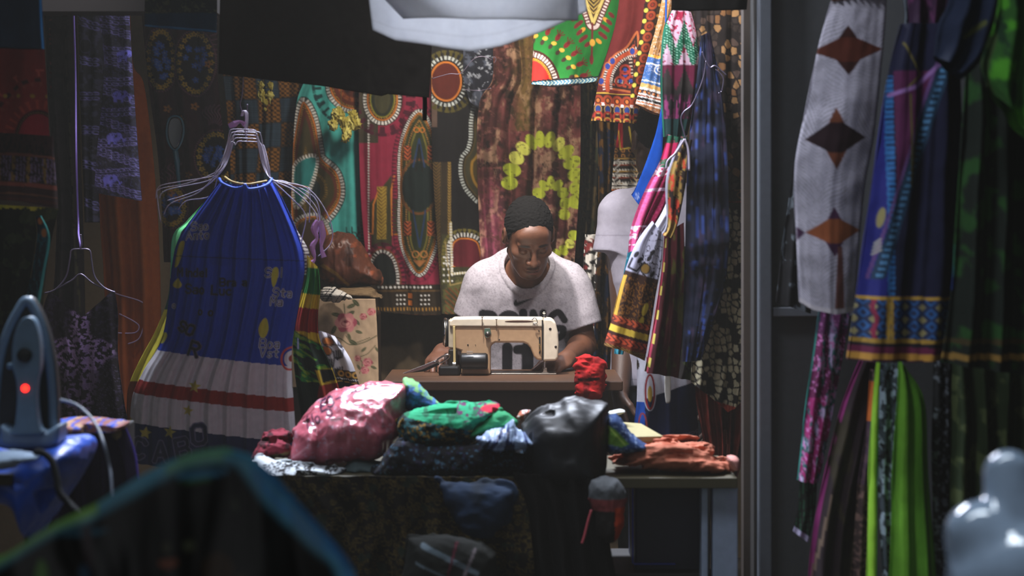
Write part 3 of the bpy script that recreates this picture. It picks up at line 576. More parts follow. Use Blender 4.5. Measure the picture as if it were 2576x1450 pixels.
def p_pais(c):
    a = sm([(1515, 215), (1520, 175), (1545, 140), (1575, 120), (1598, 85), (1604, 85), (1606, 130), (1606, 225), (1560, 228)], 5)
    c.motif(a, [(-99, 0, (44, 24, 20)), (-3, 2, (170, 90, 50)), (-14, -9, (150, 60, 34), 14, .6), (-26, -18, (190, 170, 150), 9, .3)])
    c.motif(ep(1605, 215, 78, 84, 30, pi*.95, pi*1.55), [(-5, 5, (170, 70, 40)), (6, 12, (210, 200, 190), 6, .4)], False)
    for x, y in ((1572, 190), (1560, 205), (1586, 205), (1572, 176)): c.ell(x, y, 12, 11, (150, 50, 34), w=5); c.ell(x, y, 5, 5, (40, 60, 130))
    for x, y in ((1528, 168), (1540, 155), (1512, 205), (1590, 130)): c.ell(x, y, 6, 8, (44, 60, 130)); c.ell(x, y, 8, 10, (180, 100, 50), w=2)
    def brd(x0, x1, y0, y1, horiz):
        c.rect(x0, y0, x1, y1, (42, 24, 18)); P_ = 24
    # hem rows
    y = c.Y-(c.X-1490)*.07
    c.put((y > 232)*1., (44, 26, 18)); k = ((c.X-1492)/24) % 1-.5; xx = k*24
    def row(yc, rx, ry, cc, w=None):
        kk = np.hypot(xx/rx, (y-yc)/ry); d = (kk-1)*min(rx, ry); d = np.abs(d)-w/2 if w else d; c.d(d, cc)
    row(252, 10, 11, (150, 60, 34), 6); row(252, 4, 5, (206, 110, 50)); row(274, 6, 9, (38, 62, 126)); row(274, 8, 11, (190, 150, 90), 1.6)
    c.put((np.abs(y-262) < 4)*(np.abs(xx) > 8)*1., (226, 206, 200)); row(290, 9, 9, (150, 44, 34), 5); row(302, 8, 7, (190, 140, 60), 3); c.put((y > 307)*(y < 310)*1., (170, 120, 50)); c.put(((y > 232)*(y < 235))*1., (190, 150, 60))
    # side column of rings
    xc = 1647-(c.Y-0)*.16; dx = c.X-xc; m = (np.abs(dx) < 24)*(y < 240); c.put(m*1., (44, 26, 20))
    yy = ((c.Y)/27 % 1-.5)*27; d = np.abs(np.hypot(dx+4, yy)-9)-3; c.put(np.clip(.5-d/2, 0, 1)*m, (150, 64, 34)); d = np.hypot(dx+4, yy)-4; c.put(np.clip(.5-d/2, 0, 1)*m, (130, 40, 24))
    c.put(np.clip(.5-(np.hypot(dx+18, np.abs(yy)-13)-5)/2, 0, 1)*m, (214, 196, 80)); d = np.hypot(dx-14, np.abs(yy)-12)-6; c.put(np.clip(.5-d/2, 0, 1)*m, (70, 50, 30)); c.put(np.clip(.5-(np.hypot(dx-14, yy)-4)/2, 0, 1)*m, (200, 140, 60))
cloth('paisley_dress', [(1564, -60), (1548, 60), (1510, 190), (1487, 304)], [(1668, -60), (1660, 60), (1628, 190), (1600, 312)], 6.8, (98, 30, 28), p_pais, depth=.05, folds=((.012, 1.6, .5),), crump=.003, res=2, label='dark red paisley dress with ring borders hanging left of the striped skirt', cat='dress')
def p_str(c):
    y = c.Y-(c.X-1600)*.28
    for (a, b, k) in ((60, 128, (176, 128, 76)), (128, 135, (226, 160, 60)), (135, 190, (60, 96, 150)), (190, 205, (70, 110, 160)), (150, 154, WH), (196, 199, WH), (205, 216, (206, 160, 90)), (216, 222, WH), (222, 232, (60, 40, 40)), (232, 236, WH), (240, 243, WH), (236, 240, (150, 70, 30)), (243, 250, (24, 18, 18)), (250, 253, WH), (253, 257, (190, 100, 40)), (257, 260, WH), (260, 300, (160, 106, 66))): c.put((y > a)*(y < b)*1., k)
    c.put((y > 60)*(y < 128)*(np.abs(((c.X+c.Y*.3)/13) % 1-.5) < .08), (84, 50, 26)); t = (y > 225)*(y < 231)*(((c.X/11) % 1) < .5); c.put(t*1., (214, 120, 40))
    c.ell(1657, 178, 12, 12, WH, w=2.5); c.ell(1657, 178, 5, 5, WH, w=2); c.blot(6, .6, WH, 3, .05, 3, al=.3)
cloth('striped_skirt', [(1672, -40), (1652, 60), (1622, 170), (1598, 262)], [(1720, -40), (1700, 60), (1690, 170), (1680, 288)], 6.55, (176, 128, 76), p_str, depth=.10, folds=((.006, 4, 0),), crump=.002, res=2, B=[(0, 0), (.5, 8), (1, 8)], label='blue, white and orange striped skirt with round hem above the standing person', cat='skirt')
# ------------------------------------------------------------------ people
def rotm(pitch, yaw, roll=0):
    cx, sx, cz, sz, cy, sy = cos(pitch), sin(pitch), cos(yaw), sin(yaw), cos(roll), sin(roll)
    Rx = np.array([[1, 0, 0], [0, cx, -sx], [0, sx, cx]]); Rz = np.array([[cz, -sz, 0], [sz, cz, 0], [0, 0, 1]]); Ry = np.array([[cy, 0, sy], [0, 1, 0], [-sy, 0, cy]])
    return Rz@Rx@Ry
def head_f(p, c, R, s=1.0):
    q = ((p-np.asarray(c))@R)/s; ax = np.abs(q[:, 0]); m = np.stack([ax, q[:, 1], q[:, 2]], 1)
    d = elli(q, (0, .018, .032), (.075, .096, .086))
    d = smin(d, elli(q, (0, -.028, -.030), (.062, .062, .078)), .03)
    d = smin(d, elli(q, (0, -.045, -.072), (.046, .042, .040)), .025)
    d = smin(d, cap(m, (.052, .0, -.055), (.022, -.066, -.098), .018, .016), .02)
    d = smin(d, elli(q, (0, -.076, -.100), (.020, .017, .016)), .018)
    d = smin(d, elli(m, (.045, -.062, -.018), (.020, .018, .015)), .02)
    d = smin(d, elli(q, (0, -.070, .045), (.05, .022, .032)), .025)
    d = smin(d, cap(m, (.012, -.089, .020), (.044, -.076, .020), .0085, .007), .010)
    d = smax(d, -elli(m, (.030, -.099, -.001), (.019, .016, .012)), .012)
    d = smin(d, elli(m, (.031, -.0735, -.002), (.0150, .0145, .0135)), .003)
    d = smin(d, cap(q, (0, -.088, .014), (0, -.110, -.030), .0068, .0105), .011)
    d = smin(d, elli(q, (0, -.110, -.034), (.0125, .0115, .0095)), .006)
    d = smin(d, elli(m, (.0145, -.098, -.036), (.0095, .0110, .0085)), .006)
    d = smax(d, -elli(m, (.008, -.108, -.045), (.0045, .005, .004)), .004)
    d = smin(d, elli(q, (0, -.086, -.060), (.026, .014, .018)), .012)
    d = smin(d, elli(q, (0, -.0985, -.0625), (.023, .0095, .0060)), .005)
    d = smin(d, elli(q, (0, -.0965, -.0745), (.021, .0105, .0075)), .005)
    d = smax(d, -cap(m, (.0, -.109, -.0680), (.024, -.096, -.0690), .0022, .0015), .003)
    e = smax(elli(m, (.079, .012, -.004), (.009, .018, .031)), -elli(m, (.087, .010, .001), (.006, .010, .018)), .004)
    d = smin(d, e, .008)
    return d*s
def hair_f(p, c, R, s=1.0, fade=True):
    q = ((p-np.asarray(c))@R)/s
    d = elli(q, (0, .018, .032), (.0785, .0995, .0925))
    ln = np.interp(q[:, 1], [-.10, -.085, -.075, -.06, -.045, -.030, -.02, -.012, .0, .02, .05, .11], [.050, .053, .062, .068, .052, .030, -.002, -.006, .026, .004, -.04, -.062])
    ln = ln+(fbm(q[:, 0]*160, q[:, 1]*160, 8, 2)-.5)*.012
    n = fbm(q[:, 0]*230+q[:, 1]*60, q[:, 2]*230+q[:, 1]*210, 4, 2)-.5
    d = smax(d, ln-q[:, 2], .006); d = np.maximum(d, -(elli(q, (0, .018, .032), (.071, .092, .082))))
    return (d+n*.007)*s*.85
def hand_prims(p, w, fwd, nrm, side, curl, spread=.12, s=1.0, thumb=(.9, .5)):
    """w wrist point, fwd along the palm, nrm out of the back of the hand, side toward the thumb"""
    fwd = np.array(fwd, float); fwd /= np.linalg.norm(fwd); nrm = np.array(nrm, float); nrm -= fwd*(nrm@fwd); nrm /= np.linalg.norm(nrm)
    sd = np.cross(nrm, fwd); sd = sd if sd@np.array(side) > 0 else -sd
    w = np.array(w, float); Rm = np.stack([sd, fwd, nrm], 1)
    d = elli(p, w+fwd*.045*s, (.042*s, .055*s, .0165*s), Rm)
    d = smin(d, cap(p, w-fwd*.01, w+fwd*.02*s, .027*s, .025*s), .015)
    L = [(.032, .044, .026, .022), (.011, .049, .030, .023), (-.011, .045, .028, .022), (-.031, .036, .021, .020)]
    for i, (o, a, b, c3) in enumerate(L):
        cu = curl[i] if not np.isscalar(curl) else curl
        base = w+fwd*(.083-.006*abs(i-1))*s+sd*o*s; ang = 0; pt = base; rr = .0092*s
        for j, ln in enumerate((a, b, c3)):
            ang += cu*(.75, 1.0, .7)[j]; dr = fwd*cos(ang)-nrm*sin(ang)+sd*(spread*(1.5-i)/1.5*cos(ang)); dr /= np.linalg.norm(dr); q = pt+dr*ln*s
            k = cap(p, pt, q, rr, rr*.9); d = smin(d, k, .006 if j == 0 else .003); rr *= .92; pt = q
    b = w+fwd*.028*s+sd*.026*s; t1 = fwd*.65+sd*.75-nrm*.25; t1 /= np.linalg.norm(t1); q1 = b+t1*.042*s
    t2 = fwd*thumb[0]+sd*.25-nrm*thumb[1]; t2 /= np.linalg.norm(t2); q2 = q1+t2*.030*s; q3 = q2+(t2*.8+fwd*.2-nrm*.2)*.024*s
    k = smin(cap(p, b, q1, .0155*s, .0115*s), smin(cap(p, q1, q2, .011*s, .0098*s), cap(p, q2, q3, .0098*s, .0085*s), .003), .004)
    return smin(d, k, .008)
def skin_paint(hc, R, dark=(64, 42, 32), lipc=(98, 56, 50)):
    def f(c):
        q = (c.P-np.asarray(hc))@R; hd = np.linalg.norm(q, axis=1) < .16
        c.put((fbm(c.P[:, 0]*60, c.P[:, 2]*60, 3)-.35)*.6, (70, 46, 35))
        ax = np.abs(q[:, 0]); fr = (q[:, 1] < -.05)*hd*1.
        def blob(x, z, rx, rz, cc, al, rot=0):
            u = ax-x; v = q[:, 2]-z
            if rot: u, v = u*cos(rot)+v*sin(rot), -u*sin(rot)+v*cos(rot)
            c.put(np.clip((1-np.hypot(u/rx, v/rz))*3, 0, 1)*fr*al, cc)
        blob(.029, .0235, .021, .0058, (20, 14, 12), .9, -.12)
        blob(0, -.0745, .021, .0068, (112, 64, 58), .8); blob(0, -.0625, .024, .005, (74, 44, 38), .8); blob(0, -.0682, .023, .0016, (22, 12, 10), .9)
        blob(0, -.054, .024, .005, (34, 24, 20), .5); blob(0, -.098, .022, .014, (38, 27, 22), .55)
        blob(.031, -.0075, .0145, .0016, (14, 10, 9), .9); blob(.008, -.0455, .0045, .003, (20, 12, 10), .8)
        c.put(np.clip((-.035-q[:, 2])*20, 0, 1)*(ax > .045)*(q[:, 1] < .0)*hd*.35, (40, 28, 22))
    return f
def arm_d(p, S, E, W, k=1):
    d = cap(p, S, E, .050*k, .040*k); d = smin(d, cap(p, E, W, .039*k, .026*k), .012)
    e = np.array(E)+(np.array(W)-np.array(E))*.25; return smin(d, elli(p, e, (.040*k, .040*k, .042*k)), .02)
# ---- the seated person at the sewing machine
HC = np.array(P(1331, 594, 7.05)); HR = rotm(radians(35), radians(11), radians(-3))
A = lambda *a: np.array(P(*a))
neck0 = A(1330, 668, 7.17); nb = A(1322, 700, 7.24)
SL, SR = A(1208, 722, 7.25), A(1440, 722, 7.25)
EL, WL = A(1164, 864, 7.28), A(1112, 888, 7.00)
ER, WR = A(1468, 868, 7.24), A(1424, 905, 6.99)
hip = np.array([A(1322, 900, 7.3)[0], 7.36, .56])
def trunk(p, k=0.0, kz=1):
    d = elli(p, A(1322, 770, 7.29), (.175+k, .112+k, .19+k))
    d = smin(d, elli(p, (hip[0], 7.33, .68), (.165+k, .115+k, .22+k)), .08)
    d = smin(d, cap(p, SL+[.03, .01, -.012], SR+[-.03, .01, -.012], .062+k), .05)
    d = smin(d, cap(p, nb+[0, .03, -.02], A(1225, 705, 7.26), .052+k, .045+k), .04); d = smin(d, cap(p, nb+[0, .03, -.02], A(1420, 705, 7.26), .052+k, .045+k), .04)
    return d
def body_f(p):
    d = trunk(p, -.012)
    d = smin(d, elli(p, hip, (.16, .13, .12)), .05)
    d = smin(d, cap(p, neck0+[0, .0, .03], nb+[0, .02, -.03], .054, .064), .03)
    d = smin(d, arm_d(p, SL, EL, WL), .02); d = smin(d, arm_d(p, SR, ER, WR), .02)
    d = smin(d, hand_prims(p, WL, (-.16, -.85, -.20), (-.25, -.25, .95), (1, 0, 0), (.75, .85, .9, .95)), .01)
    d = smin(d, hand_prims(p, WR, (-.62, -.75, -.26), (.1, -.15, 1), (-1, 0, 0), (.35, .4, .42, .45)), .01)
    return smin(d, head_f(p, HC, HR, .98), .012)
lo = [min(EL[0], WL[0])-.14, 6.80, .46]; hi = [ER[0]+.10, 7.52, HC[2]+.16]
man = sdf_obj('person', body_f, lo, hi, .0028, M_SKIN, None, (104, 66, 47), skin_paint(HC, HR),
    label='person in a grey printed t-shirt looking down at the sewing machine', cat='person')
sdf_obj('hair', lambda p: hair_f(p, HC, HR, .98), HC-.14, HC+.15, .0028, M_HAIR, man, (20, 17, 15))
def shirt_fold(p):
    n = fbm(p[:, 0]*7+p[:, 2]*5, p[:, 2]*9-p[:, 0]*4, 5, 3)-.5; r = 1-2*np.abs(fbm(p[:, 0]*9-p[:, 2]*3, p[:, 2]*5+2, 9, 2)-.5)
    return n*.014-(r-.75)*.010
def sleeve(p, S, E, t=.62, r0=.066, r1=.064):
    S = np.array(S); E = np.array(E); c = S+(E-S)*t; ax = (E-S)/np.linalg.norm(E-S)
    d = cap(p, S, S+(E-S)*1.0, r0, r1); return smax(d, (p-c)@ax, .004)
def shirt_f(p):
    d = trunk(p, .010)
    d = smin(d, sleeve(p, SL+[.008, 0, 0], EL, .56), .022); d = smin(d, sleeve(p, SR+[-.008, 0, 0], ER+[.01, 0, 0], .70, .068, .070), .022)
    d = d+shirt_fold(p)
    col_ = cap(p, nb+[0, .02, -.045], neck0+[0, -.02, .09], .076, .080)
    ring = np.abs(col_-.004)-.0085; dd = smax(d, -col_, .004)
    ring = smax(ring, np.abs(d+.0)-.0055, .003)
    return np.minimum(dd, ring)
def shirt_paint(c):
    c.put((fbm(c.X/2.2, c.Y/2.2, 3, 2)-.45)*1.4, (120, 116, 122)); f = (c.P[:, 1] < 7.26)
    m = Cv(c.X, c.Y, (0, 0, 0), aa=2.4)
    sw = sm([(1298, 753), (1292, 762), (1294, 769), (1302, 770), (1340, 751), (1308, 759), (1301, 760)], 4)
    ms = [m.sd(sw)[0]]
    def L(q, w): ms.append(m.sd(q, False)[0]-w/2)
    y0, y1, w = 790, 852, 21
    for cx in (1232,):
        L([(cx-18, y0), (cx-18, y1)], w); L(sm([(cx-16, y0-1), (cx+8, y0+2), (cx+17, y0+30), (cx+8, y1-2), (cx-16, y1)], 5, False), w-4)
    ms.append(np.abs(m.sd(ep(1280, 821, 25, 31, 30))[0])-9.5)
    L([(1316, y0-3), (1316, y1)], w); L([(1341, y1), (1341, y0-3), (1366, y1), (1366, y0-3)], w-3)
    L(sm([(1420, 806), (1404, 786), (1385, 800), (1382, 826), (1394, 850), (1412, 846), (1417, 828), (1402, 826)], 5, False), w-4)
    L([(1276, 874), (1276, 938)], 26); L([(1327, 874), (1327, 938)], 30); L([(1302, 880), (1352, 880)], 24)
    for d in ms: c.put(np.clip(.5-d/2.4, 0, 1)*f, (30, 28, 32))
sh = sdf_obj('t_shirt', shirt_f, [SL[0]-.16, 6.98, .50], [SR[0]+.18, 7.56, neck0[2]+.10], .0034, M_CLOTH, man, (176, 170, 178), shirt_paint, label='heather grey t-shirt with black lettering')
def jeans_f(p):
    d = elli(p, hip+[0, .02, -.02], (.18, .15, .13))
    for s_ in (-1, 1):
        k = np.array([hip[0]+s_*.14, 6.98, .50]); d = smin(d, cap(p, hip+[s_*.09, 0, -.03], k, .095, .075), .04); d = smin(d, cap(p, k, (k[0], 7.05, .10), .072, .055), .02)
    return d+(fbm(p[:, 0]*14, p[:, 2]*14+p[:, 1]*10, 3, 3)-.5)*.012
sdf_obj('trousers', jeans_f, [hip[0]-.28, 6.84, .06], [hip[0]+.28, 7.6, .70], .008, M_CLOTH, man, (28, 30, 40))
for s_ in (-1, 1):
    x = hip[0]+s_*.14
    sdf_obj('shoe', lambda p: smax(smin(elli(p, (x, 6.98, .045), (.048, .13, .045)), cap(p, (x, 7.05, .05), (x, 7.06, .11), .042), .02), .002-p[:, 2], .004), [x-.07, 6.82, -.01], [x+.07, 7.15, .17], .007, M_BLACK, man)
st = empty('stool', (hip[0], 7.42, 0), 'dark wooden stool under the seated person', 'stool')
box('seat', hip[0]-.18, hip[0]+.18, 7.26, 7.60, .38, .415, mat('dark_wood', (60, 38, 24), .5, bump=.2, bscale=40), st, .008)
for dx in (-.14, .14):
    for dy in (7.30, 7.56): box('leg', hip[0]+dx-.017, hip[0]+dx+.017, dy-.017, dy+.017, 0, .38, _m['dark_wood'], st, .003)
# ---- the standing person with the back turned
H2 = A(1652, 352, 7.12); R2 = rotm(radians(8), radians(196), radians(0))
S1, S2 = A(1562, 540, 7.16), A(1790, 545, 7.10)
E1, W1 = A(1572, 800, 7.14), A(1560, 985, 7.02)
E2, W2 = A(1800, 800, 7.1), A(1800, 980, 6.98)
n2 = A(1650, 430, 7.13); b2 = A(1668, 482, 7.15)
def trunk2(p, k=0):
    d = elli(p, A(1672, 640, 7.14), (.165+k, .105+k, .22+k)); d = smin(d, elli(p, A(1672, 850, 7.14), (.150+k, .105+k, .22+k)), .08)
    d = smin(d, cap(p, S1+[.03, 0, -.04], S2+[-.03, 0, -.04], .055+k), .05)
    d = smin(d, elli(p, A(1672, 930, 7.14), (.15+k, .11+k, .16+k)), .06)
    d = smin(d, cap(p, b2+[0, 0, -.03], A(1578, 528, 7.15), .05+k, .046+k), .05); return smin(d, cap(p, b2+[0, 0, -.03], A(1775, 528, 7.12), .05+k, .046+k), .04)
def body2(p):
    d = trunk2(p, -.012); d = smin(d, cap(p, n2+[0, 0, .06], b2+[0, 0, -.03], .055, .066), .03)
    d = smin(d, arm_d(p, S1, E1, W1, 1.08), .02); d = smin(d, arm_d(p, S2, E2, W2), .02)
    d = smin(d, hand_prims(p, W1, (0, -.25, -1), (-.9, -.3, .1), (0, -1, 0), .35), .01); d = smin(d, hand_prims(p, W2, (0, -.25, -1), (.9, -.3, .1), (0, -1, 0), .35), .01)
    d = smin(d, cap(p, A(1672, 930, 7.15), A(1672, 960, 7.15), .12), .05)
    return smin(d, head_f(p, H2, R2), .012)
man2 = sdf_obj('person', body2, [S1[0]-.12, 6.80, .50], [S2[0]+.16, 7.34, H2[2]+.16], .0034, M_SKIN, None, (70, 48, 38), skin_paint(H2, R2),
    label='person in a pale t-shirt standing with the back turned behind the hanging dresses', cat='person')
sdf_obj('hair', lambda p: hair_f(p, H2, R2), H2-.14, H2+.15, .003, M_HAIR, man2, (20, 17, 15))
def shirt2(p):
    d = trunk2(p, .012); d = smin(d, sleeve(p, S1+[-.0, 0, 0], E1+[-.03, 0, 0], .36, .074, .096), .03); d = smin(d, sleeve(p, S2, E2, .4, .07, .085), .03)
    d = d+shirt_fold(p)*.8; c = cap(p, b2+[0, 0, -.03], n2+[0, 0, .09], .068, .07); d = smax(d, -c, .004)
    return smax(d, A(0, 968, 7.15)[2]-p[:, 2], .006)
def sp2(c):
    c.put((fbm(c.X/3, c.Y/3, 3, 2)-.45), (150, 146, 160)); y = c.Y-(c.X-1500)*.10
    c.put((np.abs(c.Y-(592+.02*(c.X-1500))) < 1.2)*(c.X < 1620)*.5, (100, 96, 110)); c.put((np.abs(c.Y-955) < 1.2)*.5, (90, 90, 100))
sdf_obj('t_shirt', shirt2, [S1[0]-.18, 6.92, .60], [S2[0]+.16, 7.36, b2[2]+.06], .0038, M_CLOTH, man2, (140, 138, 152), sp2)
def jeans2(p):
    d = elli(p, A(1672, 1000, 7.15), (.155, .115, .13))
    for s_ in (-1, 1):
        a = A(1672, 1010, 7.15)+[s_*.075, 0, 0]; d = smin(d, cap(p, a, (a[0]+s_*.01, 7.15, .08), .085, .06), .03)
    return d+(fbm(p[:, 0]*14, p[:, 2]*14, 3, 3)-.5)*.012
sdf_obj('trousers', jeans2, [A(1672, 0, 7.15)[0]-.24, 6.98, .04], [A(1672, 0, 7.15)[0]+.24, 7.32, .84], .008, M_CLOTH, man2, (24, 26, 34))
for s_ in (-1, 1):
    x = A(1672, 0, 7.15)[0]+s_*.085
    sdf_obj('shoe', lambda p: smax(smin(elli(p, (x, 7.20, .045), (.048, .13, .045)), cap(p, (x, 7.15, .05), (x, 7.15, .11), .042), .02), .002-p[:, 2], .004), [x-.07, 7.02, -.01], [x+.07, 7.36, .17], .007, M_BLACK, man2)
V, F_ = tube_geo([A(1606, 448, 7.075), A(1612, 436, 7.06), A(1640, 424, 7.055), A(1680, 426, 7.06), A(1698, 440, 7.10)], .005)
link('neck_strap', V, F_, mat('dark_strap', (32, 40, 54), .6), man2)
# ------------------------------------------------------------------ sewing table
M_WOOD = mat('brown_table_wood', (84, 56, 36), .45, bump=.15, bscale=30)
TZ = .79
tb = empty('sewing_table', (.0, 6.8, 0), 'brown wooden sewing table carrying the sewing machine', 'table')
x0, x1 = A(965, 0, 6.6)[0], A(1565, 0, 6.6)[0]
box('tabletop', x0, x1, 6.55, 7.04, TZ-.030, TZ, M_WOOD, tb, .004)
box('apron', x0+.04, x1-.04, 6.60, 6.62, TZ-.16, TZ-.03, mat('dark_brown_wood', (62, 40, 26), .55, bump=.2, bscale=30), tb, .002)
for lx in (x0+.06, x1-.06):
    for ly in (6.63, 6.97): box('leg', lx-.02, lx+.02, ly-.02, ly+.02, 0, TZ-.03, _m['dark_brown_wood'], tb, .003)
# ------------------------------------------------------------------ sewing machine
sm_ = empty('sewing_machine', P(1260, 0, 6.85)[:2]+(TZ,), 'cream industrial sewing machine with black motor on the wooden table', 'sewing machine')
CR = (228, 214, 190); BG = (184, 150, 116)
def mp(c): pass
YM = 6.80
arm = prism('arm', [(1143, 820), (1366, 820), (1366, 907), (1352, 907), (1343, 898), (1334, 876), (1326, 867), (1316, 863), (1246, 863), (1238, 867), (1234, 876), (1234, 943.5), (1160, 943.5), (1160, 884), (1143, 878)], YM, .13, M_ENAM, sm_, .006, 3, BG)
prism('top_cover', [(1131, 822), (1132, 808), (1140, 802), (1200, 801), (1366, 802), (1366, 823)], YM-.004, .138, M_ENAM, sm_, .004, 3, CR, label='worn white top cover')
prism('face_plate', [(1367, 802), (1388, 803), (1398, 812), (1404, 838), (1406, 868), (1404, 900), (1399, 908), (1367, 909)], YM-.006, .125, M_ENAM, sm_, .006, 3, CR)
prism('hub_housing', [(1128, 806), (1143, 806), (1143, 878), (1128, 876)], YM+.004, .12, M_ENAM, sm_, .004, 3, (190, 176, 152))
hx = A(1121, 0, YM)[0]; zc = A(0, 840, YM)[2]
lathe('handwheel', [(.010, -.010), (.037, -.010), (.043, -.006), (.044, .002), (.042, .008), (.034, .010), (.030, .004), (.012, .005)], (hx, YM+.065, zc), 'x', M_BLACK, sm_, 40)
lathe('wheel_rim', [(.0445, -.004), (.0460, 0), (.0445, .004)], (hx-.003, YM+.065, zc), 'x', M_CHROME, sm_, 40)
prism('drive_belt', [(1139, 822), (1145, 822), (1147, 940), (1141, 940)], YM-.012, .008, mat('cream_belt', (200, 176, 120), .6), sm_, .001)
lathe('motor', [(.005, 0), (.021, .001), (.0245, .006), (.0245, .078), (.020, .084), (.005, .085)], (A(1158, 0, YM)[0], YM-.03, A(0, 907, YM)[2]), 'x', M_BLACK, sm_, 32)
pbox('motor_base', 1162, 1226, 918, 930, YM-.045, .05, M_BLACK, sm_, .003)
prism('motor_plate', [(1174, 884), (1190, 884), (1190, 892), (1174, 892)], YM-.0545, .0012, mat('label_plate', (170, 150, 130), .4), sm_, .0003)
pbox('pulley_guard', 1103, 1156, 922, 946, YM-.04, .09, M_BLACK, sm_, .006)
pbox('pulley_bracket', 1128, 1150, 880, 926, YM-.01, .05, mat('dark_bracket', (46, 40, 34), .4, metal=.4), sm_, .004)
lathe('belt_pulley', [(.004, -.006), (.011, -.005), (.009, 0), (.011, .005), (.004, .006)], (A(1143, 0, YM)[0], YM-.012, A(0, 918, YM)[2]), 'x', M_CHROME, sm_, 20)
prism('needle_plate', [(1236, 940), (1400, 940), (1400, 944), (1236, 944)], YM-.002, .11, mat('brushed_steel', (150, 140, 128), .35, metal=.8), sm_, .001)
for (x, ya, yb) in ((1213, 800, 828), (1249, 806, 834)):
    t = lathe('thread_pin', [(.0010, 0), (.0014, .001), (.0014, .034), (.0032, .035), (.0032, .038), (.001, .039)], A(x, yb, YM-.012), 'z', M_CHROME, sm_, 12)
V, F_ = merge([lathe_geo([(.003, 0), (.008, .001), (.0085, .004), (.005, .009), (.002, .010)], A(1227, 842, YM-.011), 'y', 24), lathe_geo([(.002, 0), (.0045, .001), (.0045, .008), (.001, .009)], A(1227, 842, YM-.016), 'y', 20)])
link('tension_dial', V, F_, mat('dark_steel', (90, 84, 78), .3, metal=.8), sm_)
prism('dial_plate', [(1219, 826), (1233, 826), (1236, 840), (1230, 850), (1222, 850), (1218, 840)], YM-.002, .002, M_CHROME, sm_, .0005)
lathe('presser_knob', [(.002, 0), (.006, .001), (.0065, .006), (.005, .010), (.003, .016), (.0055, .018), (.005, .022), (.001, .024)], A(1369, 803, YM+.05), 'z', M_CHROME, sm_, 20)
V, F_ = tube_geo([A(1338, 806, YM-.008), A(1346, 800, YM-.01), A(1352, 812, YM-.01), A(1342, 814, YM-.01), A(1350, 822, YM-.012)], .0012)
link('thread_guide', V, F_, M_CHROME, sm_)
lathe('needle_bar', [(.0028, 0), (.0030, .001), (.0030, .048), (.001, .049)], A(1370, 940, YM+.03), 'z', M_CHROME, sm_, 14)
lathe('needle_clamp', [(.003, 0), (.0058, .001), (.0058, .010), (.003, .011)], A(1370, 934, YM+.03), 'z', M_CHROME, sm_, 14)
prism('presser_foot', [(1358, 941), (1366, 936), (1370, 926), (1376, 926), (1376, 936), (1382, 939), (1380, 942), (1358, 941)], YM+.02, .02, M_CHROME, sm_, .0008)
prism('take_up_slot', [(1363, 806), (1366.5, 806), (1366.5, 906), (1363, 906)], YM-.0075, .002, mat('gap_black', (16, 13, 11), .8), sm_, 0)
prism('lever_slot', [(1356, 848), (1359.5, 848), (1359.5, 890), (1356, 890)], YM-.0015, .002, _m['gap_black'], sm_, 0)
V, F_ = tube_geo([A(1357, 884, YM-.003), A(1359, 876, YM-.008), A(1357, 866, YM-.006)], .0012); link('thread_lever', V, F_, mat('gold_metal', (200, 160, 80), .3, metal=.9), sm_)
for (x, y, r) in ((1384, 828, .0042), (1356, 833, .002), (1256, 855, .0022), (1177, 868, .0025), (1398, 873, .0038), (1196, 868, .001)):
    lathe('screw', [(r*.5, 0), (r, .0004), (r, .0016), (r*.6, .002)], A(x, y, YM-.0075 if x > 1366 else YM-.0015), 'y', mat('dark_screw', (40, 28, 22), .5), sm_, 14)
prism('paint_chip', sm([(1270, 809), (1290, 807), (1325, 807), (1342, 809), (1325, 811), (1285, 811)], 3), YM-.0046, .001, mat('rust_brown', (70, 40, 26), .8), sm_, 0)
# scissors lying left of the machine
sc = empty('fabric_shears', A(1060, 940, 6.72)[:2].tolist()+[TZ] if False else tuple(A(1060, 940, 6.72)), 'long steel fabric shears leaning open left of the sewing machine', 'scissors')
ST = mat('polished_steel', (170, 165, 158), .22, metal=1)
prism('blade', [(1012, 940), (1060, 921), (1100, 905), (1104, 910), (1064, 930), (1020, 941)], 6.73, .003, ST, sc, .0008)
prism('blade', [(1014, 940), (1070, 926), (1102, 912), (1106, 918), (1068, 935)], 6.736, .003, M_BLACK, sc, .0008)
V, F_ = tube_geo([A(1100, 907, 6.732), A(1112, 898, 6.73), A(1126, 893, 6.728), A(1131, 897, 6.73), A(1122, 906, 6.732), A(1106, 914, 6.734)], .0028, closed=True); link('handle', V, F_, ST, sc)
lathe('pivot_screw', [(.002, 0), (.004, .0005), (.004, .003), (.002, .0035)], A(1094, 912, 6.727), 'y', ST, sc, 16)
# red cloth at the table corner
def p_red(c): c.put((np.abs(c.Y-(956-.10*(c.X-1450))) < 4)*(c.X > 1452)*(c.X < 1508)*(1-0*c.X), (60, 12, 12)); c.blot(30, .55, (140, 28, 28), 4, .1)
pouch('red_cloth', [(1446, 905), (1470, 892), (1500, 896), (1524, 912), (1518, 950), (1512, 1000), (1480, 1004), (1450, 992), (1440, 940)], 6.52, .05, .05, (196, 40, 38), p_red, .004, .010, 16, (1, 2.2), label='crumpled bright red cloth over the right corner of the sewing table', cat='cloth', seed=2)
